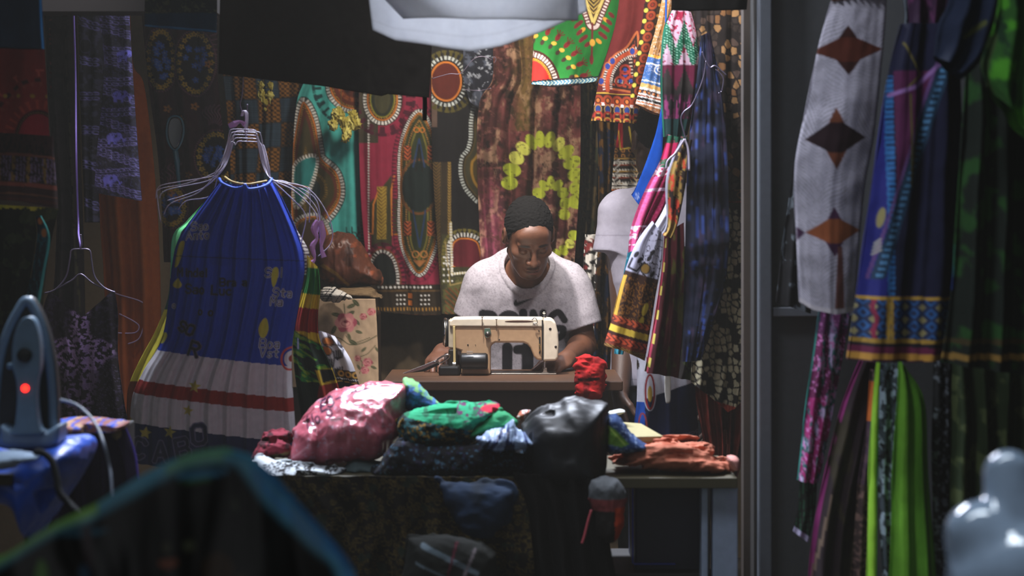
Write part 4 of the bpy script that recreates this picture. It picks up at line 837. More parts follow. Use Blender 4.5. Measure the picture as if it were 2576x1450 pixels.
# ------------------------------------------------------------------ left of the person: covered chest, bag, cloths
def p_rose(c):
    c.blot(20, .5, (150, 126, 104), 3, .2, al=.5); st_ = (62, 66, 44)
    def rose(x, y, r, cc=(150, 70, 84)):
        for a in range(6): c.ell(x+cos(a*1.05)*r*.5, y+sin(a*1.05)*r*.4, r*.6, r*.5, (176, 112, 112) if a % 2 else cc, rot=a)
        c.ell(x, y, r*.6, r*.5, (188, 130, 124)); c.ell(x, y+r*.1, r*.4, r*.25, cc, w=2); c.ell(x, y-r*.1, r*.22, r*.16, (120, 50, 60))
    def leaf(x, y, l, a): c.ell(x, y, l, l*.42, st_, rot=a); c.line([(x-l*cos(a), y-l*sin(a)), (x+l*cos(a), y+l*sin(a))], 1, (110, 108, 80))
    c.line([(866, 765), (868, 800), (866, 820)], 2.5, st_); c.line([(870, 845), (884, 868), (930, 850)], 2, st_)
    c.line(sm([(800, 850), (850, 850), (880, 868), (915, 862), (948, 845)], 5, False), 2.5, st_); c.line(sm([(905, 940), (912, 915), (905, 900), (925, 890), (944, 870)], 5, False), 2, st_)
    for q in ((846, 792, 12, .2), (880, 790, 13, 2.6), (884, 770, 12, -.4), (895, 762, 12, .8), (840, 830, 12, 2), (900, 812, 8, 1), (903, 836, 9, .3), (878, 848, 9, 1.2), (888, 862, 12, .5), (915, 880, 8, 2.4), (940, 925, 8, .4), (903, 925, 8, 1), (948, 880, 7, 1), (930, 912, 10, .3)): leaf(*q)
    rose(870, 812, 26); rose(914, 797, 9, (130, 50, 60)); rose(934, 785, 10, (150, 60, 70)); rose(925, 912, 12, (150, 70, 84)); rose(900, 902, 8, (130, 50, 60)); rose(918, 932, 10)
cz0 = A(0, 755, 7.42)[2]
box('storage_chest', A(700, 0, 7.5)[0], A(945, 0, 7.5)[0], 7.50, 7.80, 0, cz0-.05, _m['dark_brown_wood'], None, .01, label='wooden chest hidden under the rose print cloth', cat='chest')
cloth('rose_tablecloth', [(700, 752), (698, 860), (700, 975)], [(944, 752), (950, 860), (953, 975)], 7.44, (166, 142, 116), p_rose, folds=((.006, 3, .1), (.003, 7, 0)), ramp=(.2, 1.2), crump=.004, label='beige tablecloth with pink roses covering the chest by the wall', cat='tablecloth', res=2.2)
def p_top(c): c.put((((c.Y+3*np.sin(c.X/19))/4.5) % 1 < .35)*.6, (70, 52, 34))
pouch('folded_cloth', [(700, 756), (720, 735), (860, 724), (930, 722), (948, 735), (946, 756)], 7.56, .10, .03, (112, 92, 66), p_top, .006, .004, 30, (1, 3), label='flat brown folded cloth on top of the rose tablecloth', cat='cloth')
def p_bw(c):
    c.put((((c.X*.8+c.Y*.6)/30) % 1 < .14)*1., (24, 24, 26)); c.put((((c.X*.8+c.Y*.6)/30+.3) % 1 < .05)*1., (24, 24, 26)); c.put((c.X < 838)*(((c.Y/6+.1*np.sin(c.X/5)) % 1) < .4), (34, 34, 36))
pouch('striped_scarf', [(806, 750), (808, 728), (826, 722), (850, 726), (874, 738), (882, 750), (866, 752), (845, 758), (820, 756)], 7.36, .05, .03, (196, 190, 180), p_bw, .0032, .006, 26, label='small crumpled white scarf with black stripes on the rose tablecloth', cat='scarf')
def p_bag(c):
    c.blot(26, .52, (64, 36, 24), 6, .12); c.blot(14, .6, (140, 74, 46), 16, .14)
    for k in range(3): c.line([(812+k*3, 668-k*2), (850, 690-k*3), (880, 722-k*3)], 2.4, (160, 124, 54))
pouch('leather_bag', [(790, 640), (800, 602), (835, 587), (870, 584), (900, 597), (924, 630), (938, 662), (955, 685), (960, 706), (946, 718), (900, 716), (870, 724), (830, 714), (800, 690)], 7.60, .09, .07, (96, 54, 38), p_bag, .0036, .010, 7, (2.0, .7), M_SATIN, 3, label='glossy crumpled brown leather bag on top of the covered chest', cat='bag')
def p_w2(c):
    for (x, y) in ((826, 860), (822, 882)): c.ell(x, y, 14, 10, (190, 110, 50), rot=.4); c.ell(x, y, 15, 11, (30, 24, 26), w=2.5, rot=.4)
    for (x, y) in ((858, 862), (848, 892), (826, 915), (846, 936)):
        for k in range(5): c.line([(x-8+k*6, y-8-k*1.2), (x-6+k*5, y+6), (x+2, y+12)], 4, (40, 36, 46))
    c.line([(800, 865), (852, 868)], 2, (30, 26, 28)); y = c.Y-(c.X-850)*.15
    c.put((y > 928)*(c.X > 845)*1., (38, 28, 20)); t = np.abs(np.hypot((((c.X-850)/18) % 1-.5)*18, y-938)-6)-1.5; c.d(np.where(c.X > 848, t, 9), (206, 150, 60)); c.put((np.abs(y-950) < 1.5)*(c.X > 840)*(((c.X/5) % 1) < .5), WH)
    c.put((np.abs(y-957) < 1)*(c.X > 840)*1., (190, 140, 60))
cloth('printed_kaftan', [(772, 838), (784, 900), (792, 1000)], [(842, 836), (884, 905), (912, 1000)], 6.12, (206, 200, 204), p_w2, T=[(0, 4), (.5, -4), (1, 10)], depth=.05, folds=((.010, 3, .2),), label='white kaftan with black petals and gold ring hem beside the rasta dress', cat='kaftan')
cloth('wall_cloth', [(952, 780), (958, 960), (960, 1100)], [(1150, 780), (1150, 960), (1150, 1100)], 8.05, (96, 80, 60), None, folds=((.03, 1.3, .2),), res=5, label='plain tan cloth hanging below the crimson dashiki behind the table', cat='cloth')
# ------------------------------------------------------------------ left side of the stall
def p_reddash(c):
    y = c.Y; c.blot(30, .55, (120, 28, 28), 3, .2, al=.4)
    a = ep(98, 375, 54, 92, 40)
    c.motif(ep(105, 375, 118, 165), [(-6, 4, (150, 60, 50), 20, .35), (4, 14, (70, 20, 18), 26, .5), (18, 34, (190, 80, 66), 46, .12), (30, 36, (190, 80, 66), 46, .26)])
    c.motif(ep(100, 375, 72, 105), [(-4, 18, (178, 66, 50), 17, .35)]); c.motif(a, [(-99, 0, (150, 24, 44)), (-4, 6, (60, 18, 22)), (-1, 1, (130, 90, 40), 6, .5)])
    dots(c, 0, 125, 235, 250, 34, 15, 5, (178, 140, 50)); c.put((y > 378)*.8, (50, 18, 16))
cloth('dashiki_shirt', [(-60, 60), (-60, 250), (-62, 395)], [(108, 60), (116, 200), (127, 395)], 5.35, (140, 40, 36), p_reddash, depth=.05, folds=((.010, 2.4, .1),), label='bright red dashiki with a crimson arch at the far left', cat='shirt')
def p_strbor(c):
    y = c.Y-(c.X/145.)**2*12; c.put((y > 392)*(y < 455)*(((c.X/9+fbm(c.X/9, c.Y/5, 2)) % 1) < .5), (112, 92, 116)); c.put((y > 392)*(y < 455)*(((c.X/38) % 1) < .22), (130, 96, 40))
    c.blot(3, .55, (30, 22, 22), 5, .05, 10); c.put((np.abs(y-388) < 3)*1., (120, 66, 50)); c.put(((np.abs(y-462) < 5))*1., (124, 60, 44)); c.put((y > 467)*1., (52, 30, 26)); c.put((np.abs(y-486) < 2)*1., (100, 60, 40)); c.put((np.abs(y-500) < 4)*1., (66, 34, 26))
cloth('border_skirt', [(-60, 330), (-60, 400), (-60, 500)], [(134, 335), (140, 420), (147, 512)], 5.15, (60, 36, 34), p_strbor, B=[(0, 0), (.6, 0), (1, 14)], T=[(0, 0), (1, 8)], depth=.10, folds=((.004, 4, 0),), label='brown skirt hem with a grey and violet woven border under the red dashiki', cat='skirt')
def p_zig(c):
    y = c.Y-(c.X/145.)**2*16-2*np.sign(np.sin(c.X/2.6)); c.put((y < 524)*1., (196, 190, 60)); c.blot(22, .56, (60, 70, 44), 5, .08, 30); c.put((np.abs(c.X-60-.1*c.Y) < 2)*.0, (0, 0, 0))
cloth('trimmed_dress', [(-60, 512), (-60, 640), (-60, 900)], [(147, 524), (122, 640), (96, 860)], 5.3, (32, 36, 26), p_zig, depth=.06, folds=((.014, 4, .2),), label='dark mottled dress with a yellow zigzag trim at the far left', cat='dress')
def p_teal(c):
    c.blot(8, .5, (30, 90, 96), 3, .08, 20); c.ell(102, 556, 6, 9, (200, 120, 60)); c.ell(112, 586, 6, 11, (190, 120, 60)); c.put((c.U > .85)*1., (70, 170, 160)); c.put((c.U < .08)*(c.Y < 700)*1., (140, 120, 80))
cloth('teal_scarf', [(88, 545), (92, 600), (78, 690), (66, 740)], [(104, 543), (126, 600), (112, 690), (100, 765)], 5.24, (28, 50, 58), p_teal, depth=.03, folds=((.006, 2, 0),), label='narrow teal scarf with orange spots behind the iron', cat='scarf')
cloth('navy_cover', [(-60, -60), (-60, 30), (-60, 118)], [(103, -60), (106, 20), (112, 124)], 5.0, (22, 32, 44), lambda c: (c.put((c.U > .975)*1., (40, 120, 176))), depth=.04, folds=((.008, 2, 0),), label='navy cover cloth with a bright blue side edge in the top left corner', cat='cloth')
cloth('teal_banner', [(366, -60), (365, 0), (364, 66)], [(546, -60), (546, 20), (545, 82)], 5.6, (34, 42, 42), lambda c: (c.put((c.Y > 34)*1., (24, 52, 72)), c.blot(9, .58, (72, 80, 60), 4, .05), c.rect(300, 34, 600, 120, (24, 52, 72)), c.put((c.V > .97)*1., (50, 110, 150))), depth=.03, folds=((.006, 2, 0),), label='dark teal banner at the top between the roof beam and the black cloth', cat='banner')
def p_dkr(c): c.put((np.abs(c.X-128) < 3)*(((c.Y/12) % 1) < .5)*(c.Y < 235), (120, 44, 40)); c.put((np.abs(c.X-165-(c.Y-60)*.05) < 1.5)*1., (66, 62, 40)); c.blot(20, .55, (22, 18, 20), 3, .1)
cloth('dark_coat', [(108, -60), (108, 20), (122, 300), (140, 560), (120, 900)], [(190, -60), (190, 20), (196, 300), (205, 560), (212, 900)], 6.75, (36, 28, 28), p_dkr, folds=((.03, 2, .2),), label='dark coat with a thin red beaded edge left of the violet cord', cat='coat')
wire('violet_rope', [(183, -40, 6.3), (186, 60, 6.3), (190, 200, 6.3), (192, 400, 6.25), (197, 560, 6.3), (198, 592, 6.16), (203, 624, 6.13)], .0028, mat('violet_cord', (128, 104, 180), .5), label='long thin violet cord hanging from the roof down to the lace dress', cat='cord')
def chain(c, x0, y0, L, amp, ph, k=1.0, slope=.25):
    n = int(L/15)
    for i in range(n):
        x = x0+i*15; y = y0+amp*sin(i*.42+ph)+i*slope*6
        for s_ in (-6, 6): c.ell(x, y+s_, 7.6, 3.6, (122, 112, 168), rot=.2+.25*cos(i*.42+ph), w=2.2)
        c.ell(x, y, 7, 2, (20, 18, 20))
def p_eleph(c):
    c.blot(10, .56, (58, 54, 66), 6, .1)
    for k in range(6):
        y = 40+k*78; chain(c, 246, y, 120, 7, .2+k*.3)
        chain(c, 246, y+34, 120, -6, .8+k*.2, slope=.5)
    for i, (x, y) in enumerate(((312, 138), (302, 240), (286, 346), (276, 452))):
        cc = (112, 106, 190); c.ell(x, y, 17, 11, cc); c.ell(x+12, y-3, 9, 9, cc); c.rect(x-14, y+4, x-6, y+18, cc); c.rect(x+2, y+4, x+9, y+18, cc)
        c.line(sm([(x+18, y-2), (x+24, y+6), (x+25, y+12), (x+30, y+6)], 4, False), 3, cc); c.ell(x+7, y-3, 3, 3, BK); c.line([(x+3, y+2), (x+9, y-6)], 1.5, BK); c.blot(4, .62, (60, 56, 84), 9, .04, al=.5)
        if i > 1: c.line([(x+36, y-5), (x+36, y+26)], 2, (70, 64, 90)); [c.line([(x+36, y-6), (x+36+13*cos(t), y-6+10*sin(t))], 2, (70, 64, 90)) for t in (-2.9, -2.2, -1.2, -.4, .3, 2.8)]
        for dx in (0, 34): c.ell(x-6+dx, y+50, 8, 9, (76, 72, 92), w=1.6)
cloth('elephant_print_panel', [(248, -60), (248, 24), (262, 180), (246, 360), (236, 485)], [(326, -60), (326, 34), (334, 180), (346, 360), (357, 502)], 6.35, (38, 34, 42), p_eleph, B=[(0, 0), (1, 4)], folds=((.010, 2, .1),), crump=.003, depth=.02, label='dark violet printed panel with elephants and chain borders', cat='cloth')
cloth('elephant_print_panel', [(196, -60), (196, 20), (200, 200), (208, 420), (212, 560)], [(262, -60), (262, 24), (262, 200), (246, 400), (250, 560)], 6.62, (30, 27, 33), lambda c: (c.blot(12, .56, (56, 52, 68), 16, .06), c.ell(215, 115, 14, 18, (66, 60, 84), w=3), [chain(c, 196, 50+k*92, 70, 8, k, slope=.5) for k in range(6)]), folds=((.012, 2, .4),), label='darker violet chain printed panel half hidden behind the elephant panel', cat='cloth')
cloth('orange_curtain', [(262, -60), (256, 150), (229, 216), (240, 420), (262, 700), (270, 900), (280, 1040)], [(326, -60), (330, 150), (360, 216), (385, 420), (398, 640), (402, 900), (398, 1040)], 6.95, (190, 98, 38), lambda c: c.blot(40, .5, (168, 84, 36), 3, .2, 200), folds=((.03, 2.2, .1), (.008, 5, 0)), wob=.1, res=3.5, label='plain orange brown curtain behind the elephant panel', cat='curtain')
def p_flor(c):
    rs = np.random.RandomState(5); c.blot(30, .55, (52, 22, 26), 3, .2)
    for (cx, cy, rx, ry) in ((405, 150, 36, 76), (492, 158, 46, 78), (545, 395, 50, 62), (432, 520, 34, 50)):
        c.motif(ep(cx, cy, rx, ry), [(-99, 3, (26, 18, 24)), (4, 7, (150, 96, 110), 5, .5)])
        for k in range(22):
            t = 2*pi*k/22; c.flower(cx+(rx-5)*cos(t), cy+(ry-5)*sin(t), 7, (224, 184, 66), rot=k)
        for k in range(18):
            t = rs.rand()*6.28; r = rs.rand()**.5*.62; c.flower(cx+rx*r*cos(t), cy+ry*r*sin(t), 8, (70, 120, 214), (150, 170, 220), rot=k)
    for (cx, cy, n, a0, a1, R_, L) in ((492, 130, 13, -1.9, .1, 72, 42), (400, 110, 7, -2.0, -1.2, 62, 34), (540, 350, 8, -2.1, -1.0, 40, 46), (440, 490, 6, -2.4, -1.4, 40, 40)):
        for k in range(n):
            t = a0+(a1-a0)*k/(n-1); x = cx+R_*.62*cos(t); y = cy+R_*sin(t); c.line(sm([(x, y), (x+L*.3*cos(t)+5, y+L*.35*sin(t)), (x+L*.6*cos(t)-4, y+L*.7*sin(t)), (x+L*.9*cos(t)+5, y+L*sin(t))], 4, False), 1.7, (150, 100, 118))
    for (x, y) in ((421, 274), (489, 268), (455, 300), (525, 162), (475, 440), (430, 486), (447, 500)): c.flower(x, y, 10, (206, 136, 60))
cloth('floral_dress', [(352, -20), (372, 200), (400, 420), (412, 660)], [(546, -20), (548, 200), (572, 420), (600, 660)], 7.15, (62, 24, 32), p_flor, folds=((.02, 2.6, .45), (.006, 6, 0)), wob=.06, crump=.003, res=2.2, label='maroon dress with blue and yellow flower clusters and pink fronds', cat='dress')
V, F_ = tube_geo([P(x, y, 7.08) for x, y in ((440, 292), (425, 300), (419, 330), (424, 360), (440, 378), (454, 362), (462, 330), (456, 300))], .004, closed=True)
ms = empty('hanging_ornament', P(440, 340, 7.08), 'small scalloped hanging ornament with turquoise glints against the maroon floral dress', 'ornament')
link('rim', V, F_, mat('teal_gloss', (30, 110, 130), .15, spec=1), ms)
prism('plate', sm([(440, 296), (427, 304), (422, 330), (427, 358), (440, 374), (451, 358), (458, 330), (453, 304)], 4), 7.085, .01, mat('dark_gloss', (16, 30, 38), .12, spec=1), ms, .002)
V, F_ = tube_geo([P(441, 378, 7.08), P(445, 408, 7.08), P(448, 440, 7.08), P(452, 474, 7.08)], [.009, .010, .007, .005]); link('stem', V, F_, _m['teal_gloss'], ms)
# dark lace dress and hangers at the lower left
def p_lace(c):
    y = c.Y; x = c.X-203
    n = fbm(c.X/7, c.Y/6, 3, 4); n2 = fbm(c.X/14, c.Y/14, 8, 3)
    wd_ = np.interp(y, [745, 770, 840, 868, 890, 925, 1010, 1060], [34, 28, 30, 88, 92, 52, 42, 20]); m = np.clip((wd_-np.abs(x))/12, 0, 1)*np.where(y > 930, .55, 1)
    c.put(np.clip((n-.47)/.05, 0, 1)*np.clip(m, 0, 1), (176, 146, 190)); c.put(np.clip((n-.58)/.05, 0, 1)*.3, (90, 74, 104)); c.put((np.abs(n-.5) < .012)*(y > 900)*.5, (110, 96, 124)); c.put((np.abs(x) < 1.2)*(y > 900)*.6, (80, 70, 84))
cloth('lace_dress', [(124, 742), (108, 800), (120, 920), (100, 1120)], [(288, 738), (296, 800), (298, 920), (330, 1120)], 6.15, (30, 22, 26), p_lace, T=[(0, -12), (.25, 26), (.5, 60), (.75, 26), (1, -10)], depth=.06, folds=((.010, 5, .3),), label='black dress with pale violet lace embroidery hanging at the lower left', cat='dress')
def hanger(name, lines, r, m, label, cat='hanger', group=None):
    e = empty(name, P(*lines[0][0]), label, cat, group)
    for i, l in enumerate(lines):
        V, F_ = tube_geo([P(*q) for q in l], r, 7, 6); link('hook' if i == 0 else 'wire_arm' if len(lines) > 2 else 'frame', V, F_, m, e)
    return e
Y = 6.12
hanger('clothes_hanger', [[(203, 590, Y), (205, 612, Y), (203, 626, Y)], [(112, 738, Y), (140, 728, Y), (166, 696, Y), (176, 650, Y), (180, 630, Y), (203, 627, Y), (225, 630, Y), (230, 655, Y), (238, 696, Y), (262, 724, Y), (290, 736, Y)], [(140, 728, Y), (180, 706, Y), (203, 690, Y), (232, 712, Y), (262, 726, Y)]], .0022, M_WIRED, 'grey wire hanger holding the black lace dress at the lower left')
Y = 6.925
hanger('clothes_hanger', [[(272, 731, Y), (300, 742, Y), (352, 758, Y), (368, 775, Y), (364, 810, Y), (350, 852, Y), (322, 866, Y)], [(300, 790, Y), (335, 808, Y), (350, 822, Y), (338, 838, Y), (288, 838, Y)]], .0024, mat('pink_wrapped_wire', (170, 140, 170), .5), 'pink and white wrapped wire hanger hooked on the orange curtain')
# ------------------------------------------------------------------ the blue dress, its neighbours and its hangers
Y0 = 5.92
def p_blue(c):
    yb = 862+.09*(c.X-400)
    y = c.Y-(c.X-550)*.05-26*((c.X-550)/200.)**2*-1*0
    yy = c.Y-(c.X-330)*.12
    for (a, b, k) in ((884-20, 944, (214, 208, 214)), (944, 978, (150, 40, 34)), (978, 1052, (214, 208, 214)), (1052, 1300, (36, 44, 84))):
        c.put((yy > a+8)*(yy <= b+8)*1., k)
    for t, x, y_, h, r in (('Sao', 484, 560, 20, -.05), ('Anto', 472, 583, 20, -.05), ('Sal', 672, 674, 22, 0), ('Sta', 692, 724, 21, .05), ('Ma', 686, 747, 20, .05), ('Boa', 660, 850, 22, .05), ('Vst', 660, 874, 21, .05), ('o', 438, 760, 14, 0)):
        c.text(t, x, y_, h, (26, 28, 44), 2.0, r, (206, 206, 220), 1.5, .3)
    for t, x, y_, h, r, cc in (('Mindel', 450, 674, 20, .02, (60, 62, 92)), ('Sao Luc', 472, 714, 22, .05, (48, 50, 80)), ('Fogo', 490, 770, 18, .1, (56, 58, 86)), ('Brava', 560, 700, 18, 0, (34, 38, 70))):
        c.text(t, x, y_, h, (20, 22, 36), 2.2, r, cc, 1.6)
    for pts in ([(452, 614), (462, 606), (468, 612), (462, 640), (450, 668), (440, 672), (444, 646)], [(436, 716), (450, 700), (456, 704), (462, 716), (456, 724), (444, 724)], [(690, 676), (700, 672), (704, 684), (698, 712), (690, 722), (686, 700)], [(660, 812), (668, 800), (676, 802), (680, 826), (672, 846), (660, 846), (656, 828)], [(404, 842), (420, 836), (424, 846), (414, 862), (402, 862)]):
        c.poly(sm(pts, 5), (198, 190, 70))
    for (x, y_, r) in ((498, 968, 17), (482, 1028, 15), (372, 1086, 17), (436, 1082, 17), (328, 1056, 8)): c.star(x, y_, r, (190, 176, 80), -1.4)
    for t, x, y_, r in (('C', 346, 1098, .25), ('A', 398, 1108, 0), ('B', 450, 1102, -.2), ('O', 492, 1066, -.1)):
        c.text(t, x, y_, 46, (44, 46, 76), 9, r, (110, 108, 140), 3)
    c.text('SO', 462, 806, 24, (24, 22, 34), 5, .4, (80, 70, 100), 2); c.text('R', 490, 856, 34, (24, 22, 34), 6, .3, (96, 84, 110), 2)
    c.ell(735, 902, 24, 28, (206, 80, 70), w=5); c.ell(735, 902, 17, 20, (214, 208, 214)); c.ell(735, 902, 7, 9, (150, 40, 34))
    c.ell(562, 655, 30, 14, (20, 40, 110), al=.2); c.put((np.abs(c.Y-648-.04*(c.X-550)) < 1.6)*.6, (16, 24, 62))
bd = cloth('halter_dress', [(556, 452), (520, 500), (452, 596), (432, 672), (424, 760), (405, 860), (360, 940), (330, 1020), (326, 1170)], [(682, 452), (710, 500), (752, 596), (766, 672), (752, 760), (735, 860), (735, 940), (742, 1040), (748, 1170)], Y0, (34, 62, 168), p_blue,
    T=[(0, 0), (.15, 10), (.4, 14), (.5, 20), (.6, 14), (.85, 10), (1, 0)], B=[(0, -10), (1, 28)], depth=.16, folds=((.006, 9, .2), (.003, 17, .4)), ramp=(1.2, 1), wob=.05, crump=.003, res=1.7,
    label='blue halter dress printed with island names and a white and red flag hem', cat='dress')
gz = lambda pts, r, m, nm, pr: link(nm, *tube_geo([P(*p) for p in pts], r, 8, 5), m, pr)
gz([(552, 450, Y0-.03), (560, 462, Y0-.07), (590, 474, Y0-.09), (612, 470, Y0-.10), (616, 464, Y0-.10), (624, 476, Y0-.10), (655, 472, Y0-.08), (676, 462, Y0-.05), (684, 450, Y0-.03)], .004, mat('blue_binding', (30, 80, 190), .6), 'neck_binding', bd)
gz([(566, 446, Y0), (580, 456, Y0-.02), (600, 462, Y0-.03), (625, 464, Y0-.03), (650, 460, Y0-.02), (670, 456, Y0)], .0035, mat('rainbow_elastic', (190, 160, 90), .6), 'neck_elastic', bd)
def p_gy(c): c.put(1.*(c.Y > 840), (150, 140, 40)); c.put(1.*(c.Y < 700), (40, 100, 84)); c.blot(14, .55, (24, 60, 70), 4, .1); c.put((c.U < .16)*(c.Y > 780)*1., (196, 184, 60)); c.put((c.U < .12)*(c.Y < 700)*1., (100, 190, 120)); c.put((c.Y > 960)*1., (110, 56, 30))
cloth('green_yellow_dress', [(554, 456), (530, 490), (470, 556), (434, 596), (428, 700), (420, 760), (392, 830), (350, 910), (322, 980), (318, 1060)], [(620, 456), (600, 560), (600, 760), (600, 900), (600, 1060)], 6.16, (44, 80, 60), p_gy, depth=.06, folds=((.012, 5, .2),), label='green and yellow dress whose edge shows left of the blue halter dress', cat='dress')
def p_mar(c): c.blot(16, .5, (130, 44, 90), 3, .2); c.put((c.U > .9)*1., (170, 160, 150)); c.put((c.U > .9)*(((c.Y/9) % 1) < .4)*1., (60, 40, 60))
cloth('maroon_dress', [(640, 456), (660, 560), (660, 700)], [(688, 458), (712, 520), (748, 580), (778, 636), (775, 690)], 6.10, (88, 26, 58), p_mar, depth=.05, folds=((.010, 4, .2),), label='maroon dress with a beaded edge showing right of the blue halter dress', cat='dress')
def p_rasta(c):
    y = c.Y-(c.X-800)*.12
    for (a, b, k) in ((600, 700, (214, 176, 40)), (668, 742, (40, 112, 42)), (742, 778, (206, 172, 36)), (778, 838, (148, 34, 28)), (838, 880, (206, 172, 36))): c.put((y > a)*(y < b)*1., k)
    c.put((y < 676)*(c.X < 800)*(y > 640)*.9, (214, 184, 50))
    m = np.clip((c.Y-(846+.55*(c.X-775)))/6, 0, 1); c.put(m, (22, 34, 22)); n = fbm((c.X+c.Y*.5)/40, (c.Y-c.X*.5)/9, 3, 3); c.put(m*np.clip((n-.52)/.04, 0, 1)*(c.Y < 960), (34, 112, 44)); c.put(m*np.clip((n-.62)/.04, 0, 1)*(c.Y < 960), (120, 150, 40))
    c.poly([(795, 930), (838, 925), (862, 975), (812, 975)], (196, 160, 40)); c.poly([(806, 928), (838, 930), (846, 955), (815, 962)], (30, 24, 18)); c.poly([(806, 968), (866, 960), (880, 1000), (800, 1000)], (140, 36, 26)); c.text('i', 745, 850, 26, (210, 206, 210), 4)
rd = cloth('rasta_dress', [(772, 662), (768, 720), (742, 800), (736, 860), (742, 940), (760, 1060)], [(802, 676), (806, 730), (800, 800), (806, 860), (838, 930), (880, 1060)], 6.02, (40, 112, 42), p_rasta, T=[(0, -20), (1, 0)], depth=.07, folds=((.014, 2.6, .1), (.005, 6, 0)), wob=.1, label='green, yellow and red banded dress with palm print right of the blue dress', cat='dress')
# fan of hangers over the blue dress
hk = [(612, 150, 5.60), (612, 196, 5.70), (609, 240, 5.83), (604, 262, 5.88), (610, 284, 5.90)]
wire('hanging_hook_wire', hk, .0016, M_WIRED, label='thin wire dropping from the black cloth to the bunch of hangers', cat='wire')
Ls = [ # left arm, right arm endpoints
 ([(392, 500), (400, 470), (450, 458), (530, 445), (548, 432)], [(682, 452), (730, 466), (778, 500), (802, 540), (800, 585)]),
 ([(404, 560), (396, 500), (402, 476), (470, 462), (545, 440)], [(680, 456), (740, 480), (790, 530), (798, 570), (786, 640)]),
 ([(412, 540), (430, 512), (500, 484), (552, 462)], [(686, 450), (760, 468), (800, 500), (832, 560), (834, 610), (800, 646)]),
 ([(448, 528), (470, 505), (530, 492), (560, 470)], [(684, 460), (726, 492), (768, 540), (760, 600), (752, 650)]),
 ([(400, 500), (404, 590), (438, 600)], [(688, 455), (730, 468), (772, 472), (780, 486), (778, 560)]),
 ([(420, 505), (470, 490), (520, 468), (550, 448)], [(676, 446), (720, 458), (790, 496), (806, 550), (798, 560)])]
labs = ['outermost white wire hanger over the blue dress, its left arm ending in a round bend', 'white wire hanger whose left arm drops straight down beside the maroon floral dress', 'white wire hanger with the longest right arm curling toward the brown bag', 'short inner white wire hanger just above the blue dress shoulders', 'white wire hanger with a straight brown bar on the right of the bunch', 'thin white wire hanger crossing the middle of the bunch over the blue dress']
for i, ((la, ra), lb) in enumerate(zip(Ls, labs)):
    Yh = 5.885+.02*i; dx = (-6, -3, 0, 3, 6, 9)[i]; t = (0, 7, 14, 22, 4, 30)[i]
    e = empty('clothes_hanger', P(615, 300, Yh), lb, 'hanger', 'wire hangers bunched over the blue dress')
    hkp = [(608+dx*.3, 292, Yh), (612+dx*.3, 280, Yh), (618+dx*.5, 282, Yh), (620+dx*.4, 300, Yh), (617+dx*.4, 324+t, Yh)]
    gz(hkp, .0015, M_WIRE, 'hook', e)
    top = [(548+dx, 432), (566+dx, 400), (578+dx, 360), (583+dx, 335+t), (590+dx, 326+t), (617, 326+t), (645+dx*.6, 328+t), (650+dx, 336+t), (656+dx, 370), (668+dx, 420), (684, 452)]
    full = (la[:-1] if i != 4 else [la[0], (420, 478), (520, 456)])+top+ra[1:]
    gz([(x, y, Yh+(.02 if 560 < x < 670 else 0)) for x, y in full], .0014, M_WIRE, 'frame', e)
    if i == 4: gz([(690, 458, Yh-.003), (774, 472, Yh-.003)], .0034, mat('brown_card_tube', (150, 100, 60), .6), 'trouser_bar', e)
wire('hook_end', [(622, 262, 5.98), (622, 310, 5.98), (621, 345, 5.98)], .0022, M_WIRED, label='single grey hook standing up behind the bunch of hangers', cat='hook')
M_LIL = mat('lilac_film', (208, 150, 214), .25, spec=.8, bump=.3, bscale=60)
for pts, lb in (([(800, 556), (790, 575), (797, 600), (786, 620), (792, 650), (786, 660)], 'crinkled lilac plastic ribbon on the right arm of the hangers'), ([(806, 556), (812, 590), (808, 620), (815, 648)], 'thin lilac plastic strip beside the crinkled ribbon'), ([(576, 318), (590, 312), (604, 306), (616, 314)], 'pink plastic twist at the top of the hangers')):
    q = np.array([P(x, y, 5.86) for x, y in pts]); V, F_ = tube_geo(q, [.007, .009, .004, .008, .003, .006][:len(q)], 6, 4)
    V = [(v[0], 5.86+(v[1]-5.86)*.5, v[2]) for v in V]; tag(link('plastic_ribbon', V, F_, M_LIL, None, False), lb, 'ribbon')
# ------------------------------------------------------------------ black cloth and white hem overhead
cloth('black_cloth', [(556, -70), (552, 60), (550, 186)], [(1090, -70), (1088, 60), (1080, 246)], 5.55, (50, 46, 42), lambda c: (c.put((np.abs(c.X-930) < 1.5)*.4, (60, 56, 50)), c.put((np.abs(c.Y-188-(c.X-550)*.09) < 1)*.4, (60, 56, 50))), T=None, B=[(0, 0), (.5, 0), (.78, 9), (.80, 2), (1, 0)], depth=.05, folds=((.008, 2, .1),), res=5, mt=mat('black_cotton', None, 1, spec=.03), label='large plain black cloth hanging at the top left of the white garment', cat='cloth')
wire('black_strap', [(1068, 236, 5.56), (1069, 262, 5.56), (1068, 304, 5.56)], .006, mat('matte_black', (12, 11, 11), .95, spec=.1), label='short black strap hanging below the right end of the black cloth', cat='strap')
cloth('black_cover', [(1692, -70), (1690, -20), (1688, 26)], [(1885, -70), (1882, -20), (1878, 24)], 5.5, (14, 13, 12), None, depth=.04, folds=((.005, 2, 0),), res=5, mt=_m['black_cotton'], label='black cloth edge at the top above the dark leaf print dress', cat='cloth')
M_THIN = mat('thin_white_cotton', None, .85, spec=.15)
_nt = M_THIN.node_tree; _b = _nt.nodes['Principled BSDF']; _t = _nt.nodes.new('ShaderNodeBsdfTranslucent'); _t.inputs[0].default_value = (.8, .8, .82, 1)
_x = _nt.nodes.new('ShaderNodeMixShader'); _x.inputs[0].default_value = .45; _nt.links.new(_b.outputs[0], _x.inputs[1]); _nt.links.new(_t.outputs[0], _x.inputs[2])
_nt.links.new(_x.outputs[0], _nt.nodes['Material Output'].inputs[0])
